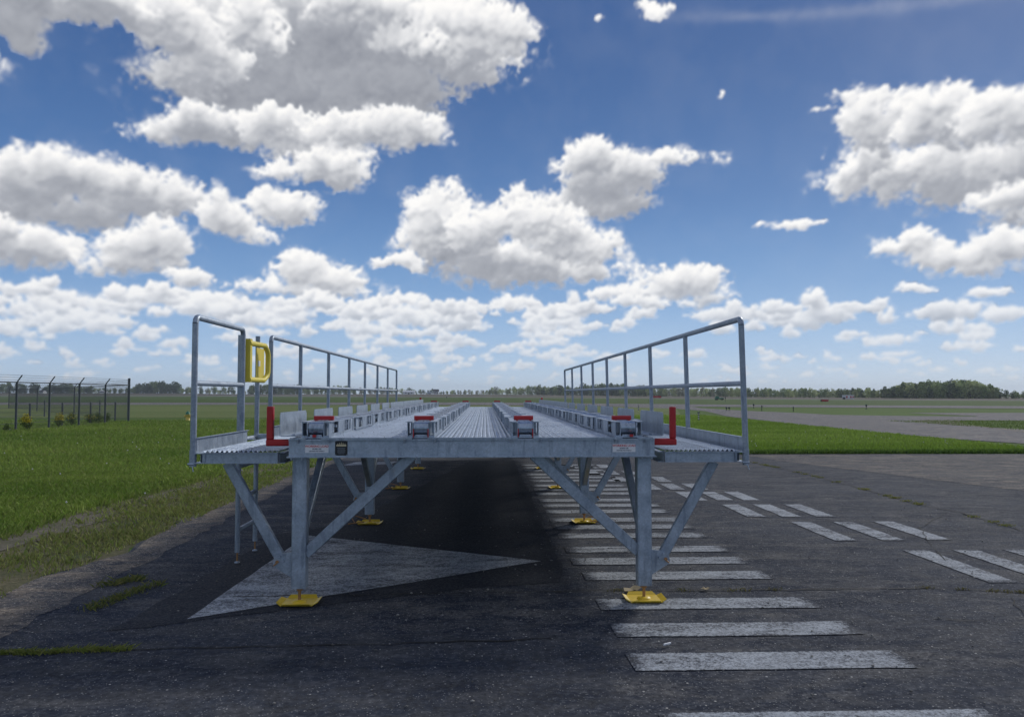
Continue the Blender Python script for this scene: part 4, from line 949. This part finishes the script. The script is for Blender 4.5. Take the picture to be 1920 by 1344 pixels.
for (px, hp, k, w, lab) in ((768, 13, 'dark', 1.3, 'dark round tree behind the long white shed'), (777, 9, 'mid', 1.2, 'small green tree right of the white shed'), (789, 10, 'mid', 1.1, 'mid green tree between the white shed and the farmhouse'), (795, 9, 'dark', 1.2, 'dark bushy tree a little left of the blue roofed barn'),
                            (803, 9, 'dark', .5, 'narrow dark conifer left of the farmhouse'), (810, 11, 'dark', 1.3, 'broad dark tree behind the blue roofed barn'), (828, 6, 'mid', 1.4, 'low green tree right of the farmhouse'), (832, 7, 'dark', .6, 'thin dark tree standing alone right of the farmhouse'),
                            (410, 16, 'mid', 1.2, 'round green tree seen through the front handrail panel, left one'), (425, 15, 'mid', 1.3, 'round green tree seen through the front handrail panel, middle one'), (441, 16, 'dark', 1.2, 'round dark green tree seen through the front handrail panel, right one'), (385, 15, 'dark', .9, 'pointed dark green tree just right of the front left handrail post'),
                            (372, 13, 'bare', 1.1, 'brownish tree beside the front left handrail post'), (397, 12, 'bare', 1.2, 'pale brownish tree between the green ones behind the handrail')):
    tree(px, hp, k, lab, None, 12, w)
def tree_line(name, specs, lab, seed):
    """specs: (px0, px1, height px min, max, kinds, count); a far wood that reads as one mass"""
    q = random.Random(seed); Vs = []; Fs = []; Cs = []; n0 = 0
    for (a, b, h0, h1, kinds, cnt) in specs:
        for i in range(cnt):
            px = a + (b - a) * (i + q.random()) / cnt; x, Y, z = base_at(px); off = q.uniform(-1, 14) ; x *= (Y + off) / Y; Y += off; h = q.uniform(h0, h1) / 1440 * Y
            kind = q.choice(kinds); A_, B_ = {'dark': DARKG, 'mid': MID, 'pale': PALE, 'bare': BARE}[kind]
            g_ = np.random.default_rng(q.randrange(10 ** 6)); L = np.array(lobes(q.randrange(10 ** 6), 10, .38, .84, .08 if kind in ('dark', 'mid') else .14, .26)); n = 560 if kind != 'bare' else 380
            k = g_.integers(0, len(L), n); d = g_.normal(0, 1, (n, 3)); d /= np.linalg.norm(d, axis=1)[:, None]
            C = L[k, :3] + d * (g_.uniform(.4, 1.1, n) ** .6)[:, None] * np.stack([L[k, 3], L[k, 3], L[k, 4]], -1)
            wd = q.uniform(.85, 1.35); C = C * np.array([wd, wd, 1]) * h; C[:, 2] = np.maximum(C[:, 2], .02 * h)
            u = g_.normal(0, 1, (n, 3)); u /= np.linalg.norm(u, axis=1)[:, None]; w = np.cross(u, g_.normal(0, 1, (n, 3))); w /= np.linalg.norm(w, axis=1)[:, None]; s = h * .055 * g_.uniform(.5, 1.3, (n, 1))
            V = np.stack([C - u * s, C - w * s * .7, C + u * s, C + w * s * .7], 1).reshape(-1, 3) + np.array([x, Y, z - .05])
            t = np.clip(g_.normal(.5, .3, n) + (k % 3 - 1) * .2, 0, 1)[:, None]; col = (np.array(A_) * (1 - t) + np.array(B_) * t) * q.uniform(.8, 1.2)
            # trunk as two crossed tapering faces
            tw = .02 * h; T = np.array([[-tw, 0, 0], [tw, 0, 0], [tw * .3, 0, .6 * h], [-tw * .3, 0, .6 * h], [0, -tw, 0], [0, tw, 0], [0, tw * .3, .6 * h], [0, -tw * .3, .6 * h]]) + np.array([x, Y, z - .05])
            V = np.concatenate([V, T]); col = np.concatenate([np.repeat(col, 4, 0), np.full((8, 3), .07)])
            Vs.append(V); Cs.append(col); Fs.append(np.arange(len(V)).reshape(-1, 4) + n0); n0 += len(V)
    o = link(name, fast_mesh(name, np.concatenate(Vs), np.concatenate(Fs), LEAF, False, np.concatenate(Cs))); tag(o, lab, 'trees', kind='stuff'); return o
tree_line('tree_line', [(-120, 95, 17, 22, ('dark', 'mid', 'dark'), 30), (95, 110, 8, 14, ('mid',), 3), (110, 155, 16, 20, ('dark', 'mid'), 9), (155, 195, 10, 17, ('dark', 'mid', 'pale'), 8), (195, 262, 7, 11, ('mid', 'pale', 'mid'), 12)], 'dark tree line on the horizon behind the chain link fence', 1)
tree_line('tree_clump', [(258, 275, 12, 17, ('mid', 'dark'), 4), (272, 345, 18, 24, ('dark', 'dark', 'mid'), 16), (345, 372, 9, 13, ('mid', 'pale'), 6)], 'dense dark clump of trees left of the front handrail post', 2)
tree_line('hedge', [(372, 476, 6, 9, ('mid', 'pale', 'bare'), 16), (470, 570, 15, 20, ('mid', 'dark', 'mid'), 22), (560, 660, 13, 17, ('mid', 'pale', 'mid'), 18), (655, 757, 9, 15, ('pale', 'mid', 'bare'), 18)], 'green bushes and trees seen behind the left handrail', 3)
tree_line('far_trees', [(757, 935, 3, 5, ('bare', 'mid', 'pale'), 24), (836, 876, 6, 9, ('pale', 'bare'), 8), (872, 935, 7, 10, ('pale', 'bare'), 12), (920, 985, 10, 16, ('pale', 'bare', 'pale'), 13), (975, 1062, 14, 19, ('pale', 'mid', 'pale'), 17)], 'pale spring trees on the horizon beyond the middle of the deck', 4)
tree_line('dark_wood', [(1010, 1095, 14, 21, ('dark', 'mid', 'dark'), 18), (1090, 1215, 17, 25, ('dark', 'dark', 'mid'), 28)], 'darker wood on the horizon behind the far end of the right handrail', 5)
tree_line('pale_wood', [(1210, 1400, 15, 20, ('pale', 'mid', 'pale', 'bare'), 42), (1395, 1585, 12, 19, ('pale', 'mid', 'pale', 'mid'), 42), (1585, 1680, 13, 21, ('pale', 'mid', 'dark'), 22)], 'pale green line of trees right of the right handrail', 6)
tree_line('woodland', [(1672, 1700, 18, 27, ('dark', 'mid'), 8), (1700, 1745, 28, 33, ('mid', 'dark', 'pale'), 12), (1740, 1800, 30, 36, ('mid', 'mid', 'pale'), 15), (1795, 1850, 32, 38, ('mid', 'dark', 'mid', 'pale'), 15), (1845, 1880, 26, 34, ('mid', 'pale'), 9), (1874, 1892, 17, 25, ('pale', 'mid'), 5), (1690, 1885, 14, 26, ('mid', 'dark', 'mid'), 34), (1888, 2150, 12, 18, ('mid', 'dark'), 30)], 'large rounded dense wood at the far right', 7)
# ------------------------------------------------------------------ farm buildings
SHEDW = paintmat('white_siding', (.62, .64, .66), .6, .1); ROOFB = paintmat('blue_grey_roof', (.12, .17, .22), .5); ROOFD = paintmat('dark_roof', (.05, .05, .06), .6); DARKW = paintmat('dark_opening', (.02, .022, .025), .4)
def house(px, w_px, hw_px, hr_px, cat, name, lab, wall, roof, back=14, wins=3, z_add=0):
    x, Y, z = base_at(px); x *= (Y - back) / Y; Y -= back; w = w_px / 1440 * Y; hw = hw_px / 1440 * Y; hr = hr_px / 1440 * Y; d = max(5, w * .7); z += z_add
    rt = empty(name, (x, Y, z)); tag(rt, lab, cat)
    mb = MB(); mb.box(-w / 2, w / 2, -d / 2, d / 2, -.2, hw); mb.poly([(-w / 2, -d / 2, hw + .001), (-w / 2, d / 2, hw + .001), (-w / 2, 0, hw + hr - .05)], (.12, 0, 0)); mb.poly([(w / 2 - .12, -d / 2, hw + .001), (w / 2 - .12, d / 2, hw + .001), (w / 2 - .12, 0, hw + hr - .05)], (.12, 0, 0)); mb.build('wall', wall, rt, org=(0, 0, 0))
    mb = MB(); o = .35
    for s in (-1, 1): mb.poly([(-w / 2 - o, s * (d / 2 + o), hw - .15), (w / 2 + o, s * (d / 2 + o), hw - .15), (w / 2 + o, 0, hw + hr), (-w / 2 - o, 0, hw + hr)], (0, 0, .15))
    mb.build('roof', roof, rt, org=(0, 0, 0))
    for k in range(wins):
        xx = -w / 2 + w * (k + .5) / wins; mb = MB(); mb.box(xx - .5, xx + .5, -d / 2 - .06, -d / 2 - .005, hw * .35, hw * .75); mb.build('window', DARKW, rt, org=(0, 0, 0))
    mb = MB(); mb.box(-w * .06, w * .06, -d / 2 - .05, -d / 2 - .004, -.1, hw * .7) if wins % 2 == 0 else mb.box(w * .22, w * .30, -d / 2 - .05, -d / 2 - .004, -.1, hw * .7); mb.build('door', DARKW, rt, org=(0, 0, 0))
    return rt
house(768, 21, 4, 2, 'shed', 'metal_shed', 'long low white metal shed left of the farmhouse', SHEDW, SHEDW, 30, 2)
house(818, 9, 5, 4, 'house', 'farmhouse', 'small white gabled farmhouse among dark trees', SHEDW, ROOFD, 30, 3)
house(806, 8, 2.5, 1.5, 'barn', 'barn', 'low pale barn with blue roof left of the farmhouse', SHEDW, ROOFB, 34, 2)
house(208, 9, 2.5, 1, 'shed', 'storage_shed', 'small white shed behind the tall fence at left', SHEDW, SHEDW, 24, 2, .4)
house(99, 7, 3.5, 2, 'house', 'white_house', 'small distant white house behind the fence at far left', SHEDW, ROOFD, 24, 2)
# ------------------------------------------------------------------ airfield markers, signs and small shelters
def box_sign(px, Y, w, h, z0, lab, rt_name='taxiway_sign'):
    x = (px - 909) / 1440 * Y; rt = empty(rt_name, (x, Y, 0)); tag(rt, lab, 'sign')
    mb = MB(); mb.box(-w / 2, w / 2, -.09, .09, z0, z0 + h); p = mb.build('panel', BLACK, rt, org=(0, 0, 0), bevel=.02)
    mb = MB(); mb.box(-w * .40, w * .47, -.1, -.091, z0 + .06, z0 + h - .06); mb.build('sign_face', RED, p, org=(0, 0, 0))
    for s in (-1, 1): mb = MB(); mb.tube([(s * w * .35, 0, 0), (s * w * .35, 0, z0)], .03, 8); mb.build('leg', DARKFE, rt, org=(0, 0, 0))
box_sign(1554.5, 148, 1.55, .42, .08, 'low red mandatory sign beyond the taxiway at right'); box_sign(1232, 235, 3.2, .7, .3, 'small dark red sign far behind the right handrail')
def striped(px, Y, h, lab):
    x = (px - 909) / 1440 * Y; mb = MB(); mb.tube([(x, Y, 0), (x, Y, h)], .035, 10); o = mb.build('edge_marker', WHITE); tag(o, lab, 'marker post')
    for k in range(4): mb = MB(); mb.tube([(x, Y, h * (k * .25 + .10)), (x, Y, h * (k * .25 + .22))], .075 if k == 3 else .055, 10); mb.build('band', MARKG, o, org=(0, 0, 0))
striped(1312.5, 44.8, .55, 'black banded marker post in the grass between the right handrail posts'); striped(1198.6, 72, .55, 'small banded marker post left of the second right handrail post')
def light(px, Y, h, lab):
    x = (px - 909) / 1440 * Y; mb = MB(); mb.lathe((x, Y, 0), [(.11, 0), (.11, .03), (.03, .05), (.03, h * .6), (.09, h * .62), (.10, h * .8), (.07, h), (.001, h)], 10); o = mb.build('edge_light', MARKG); tag(o, lab, 'airfield light')
    mb = MB(); mb.lathe((x, Y, h * .82), [(.104, 0), (.104, h * .06)], 10); mb.build('lens', ROOFB, o, org=(0, 0, 0))
light(1418, 84, .5, 'dark edge light just right of the front right handrail post'); light(1635, 79, .5, 'single dark edge light standing alone left of the far right wood'); light(1364, 150, 1.0, 'dark stubby light between the two front right handrail posts')
light(838, 230, .75, 'lone small dark light far beyond the deck below the farmhouse'); light(1366, 72, .35, 'left one of the two tiny lights beside the taxiway'); light(1371, 72, .35, 'right one of the two tiny lights beside the taxiway')
def stake(px, Y, h, lab):
    x = (px - 909) / 1440 * Y; mb = MB(); mb.prism((x, Y, 0), (x, Y, h), .06, .03, .004); mb.box(x - .05, x + .05, Y - .022, Y - .016, h * .6, h * .92); o = mb.build('marker_stake', MARKG); tag(o, lab, 'stake')
stake(1433.5, 70, .55, 'thin dark stake left of the two beside the taxiway'); stake(1494, 68, .45, 'thin dark stake right of the two beside the taxiway'); stake(421, 150, 1.0, 'short stake far beyond the runway'  ) if False else None
def shelter():
    Y = 215; x = (1600 - 909) / 1440 * Y; rt = empty('equipment_shelter', (x, Y, 0)); tag(rt, 'white equipment shelter with red panels in front of the far trees', 'shelter')
    mb = MB(); mb.box(-1.25, 1.25, -1, 1, .15, 1.15); mb.build('cabin', SHEDW, rt, org=(0, 0, 0), bevel=.03); mb = MB(); mb.box(-1.33, 1.33, -1.1, 1.1, 1.16, 1.24); mb.build('roof', SHEDW, rt, org=(0, 0, 0))
    for (a, b) in ((-1.05, -.6), (.1, .55), (.8, 1.15)): mb = MB(); mb.box(a, b, -1.03, -1.004, .4, .95); mb.build('panel', RED, rt, org=(0, 0, 0))
    mb = MB(); mb.box(-1.7, -1.32, -1, -.2, 0, .6); mb.build('cabinet', MARKG, rt, org=(0, 0, 0))
shelter()
def mower():
    Y = 190; x = (1352 - 909) / 1440 * Y; rt = empty('utility_cart', (x, Y, 0)); tag(rt, 'low dark green cart parked far beyond the right handrail', 'cart')
    mb = MB(); mb.box(-1.0, 1.1, -.5, .5, .25, .6); mb.box(-.9, -.1, -.45, .45, .601, .95); mb.build('body', GREENP, rt, org=(0, 0, 0), bevel=.05)
    for sx in (-.65, .75):
        for sy in (-.5, .5): mb = MB(); mb.tube([(sx, sy - .08, .24), (sx, sy + .08, .24)], .24, 14); mb.build('wheel', MARKG, rt, org=(0, 0, 0))
mower()
# ------------------------------------------------------------------ litter on the asphalt
LEAFD = paintmat('dry_leaf', (.50, .40, .24), .8)
def litter(name, x, y, s, mat, lab, cat, seed):
    q = random.Random(seed); mb = MB(); n = 9; ring = []
    for k in range(n): a = 6.283 * k / n; r = s * (.55 + .6 * q.random()); ring.append((x + r * math.cos(a), y + r * .7 * math.sin(a), .02 + s * .5 * q.random()))
    mb.add(ring + [(x, y, .022)] + [(a, b, c - .002) for a, b, c in ring] + [(x, y, .019)], [(k, (k + 1) % n, n) for k in range(n)] + [(n + 1 + (k + 1) % n, n + 1 + k, 2 * n + 1) for k in range(n)] + [(k, n + 1 + k, n + 1 + (k + 1) % n, (k + 1) % n) for k in range(n)])
    o = mb.build(name, mat); tag(o, lab, cat); return o
litter('dry_leaf', 1.80, 6.28, .045, LEAFD, 'curled dry leaf on the asphalt behind the nearest white bars', 'leaf', 3)
litter('dry_leaf', 1.20, 6.25, .07, LEAFD, 'dry leaf lying right behind the front right yellow foot pad', 'leaf', 5)
mb = MB(); mb.prism((1.135, 4.90, .026), (1.185, 4.93, .026), .012, .012, .004); tag(mb.build('cigarette_end', WHITE), 'small white cigarette end between the two nearest white bars', 'litter')
# ------------------------------------------------------------------ the air between here and the horizon
def haze():
    m, nt, out = newmat('haze'); v = nt.nodes.new('ShaderNodeVolumePrincipled'); v.inputs['Color'].default_value = (.80, .88, .97, 1); v.inputs['Density'].default_value = .00028; v.inputs['Anisotropy'].default_value = .3
    nt.links.new(v.outputs[0], out.inputs['Volume']); mb = MB(); mb.box(-3000, 3000, -70, 3000, -1, 32); o = mb.build('haze', m); tag(o, 'thin pale haze over the airfield', 'haze', kind='stuff')
haze()
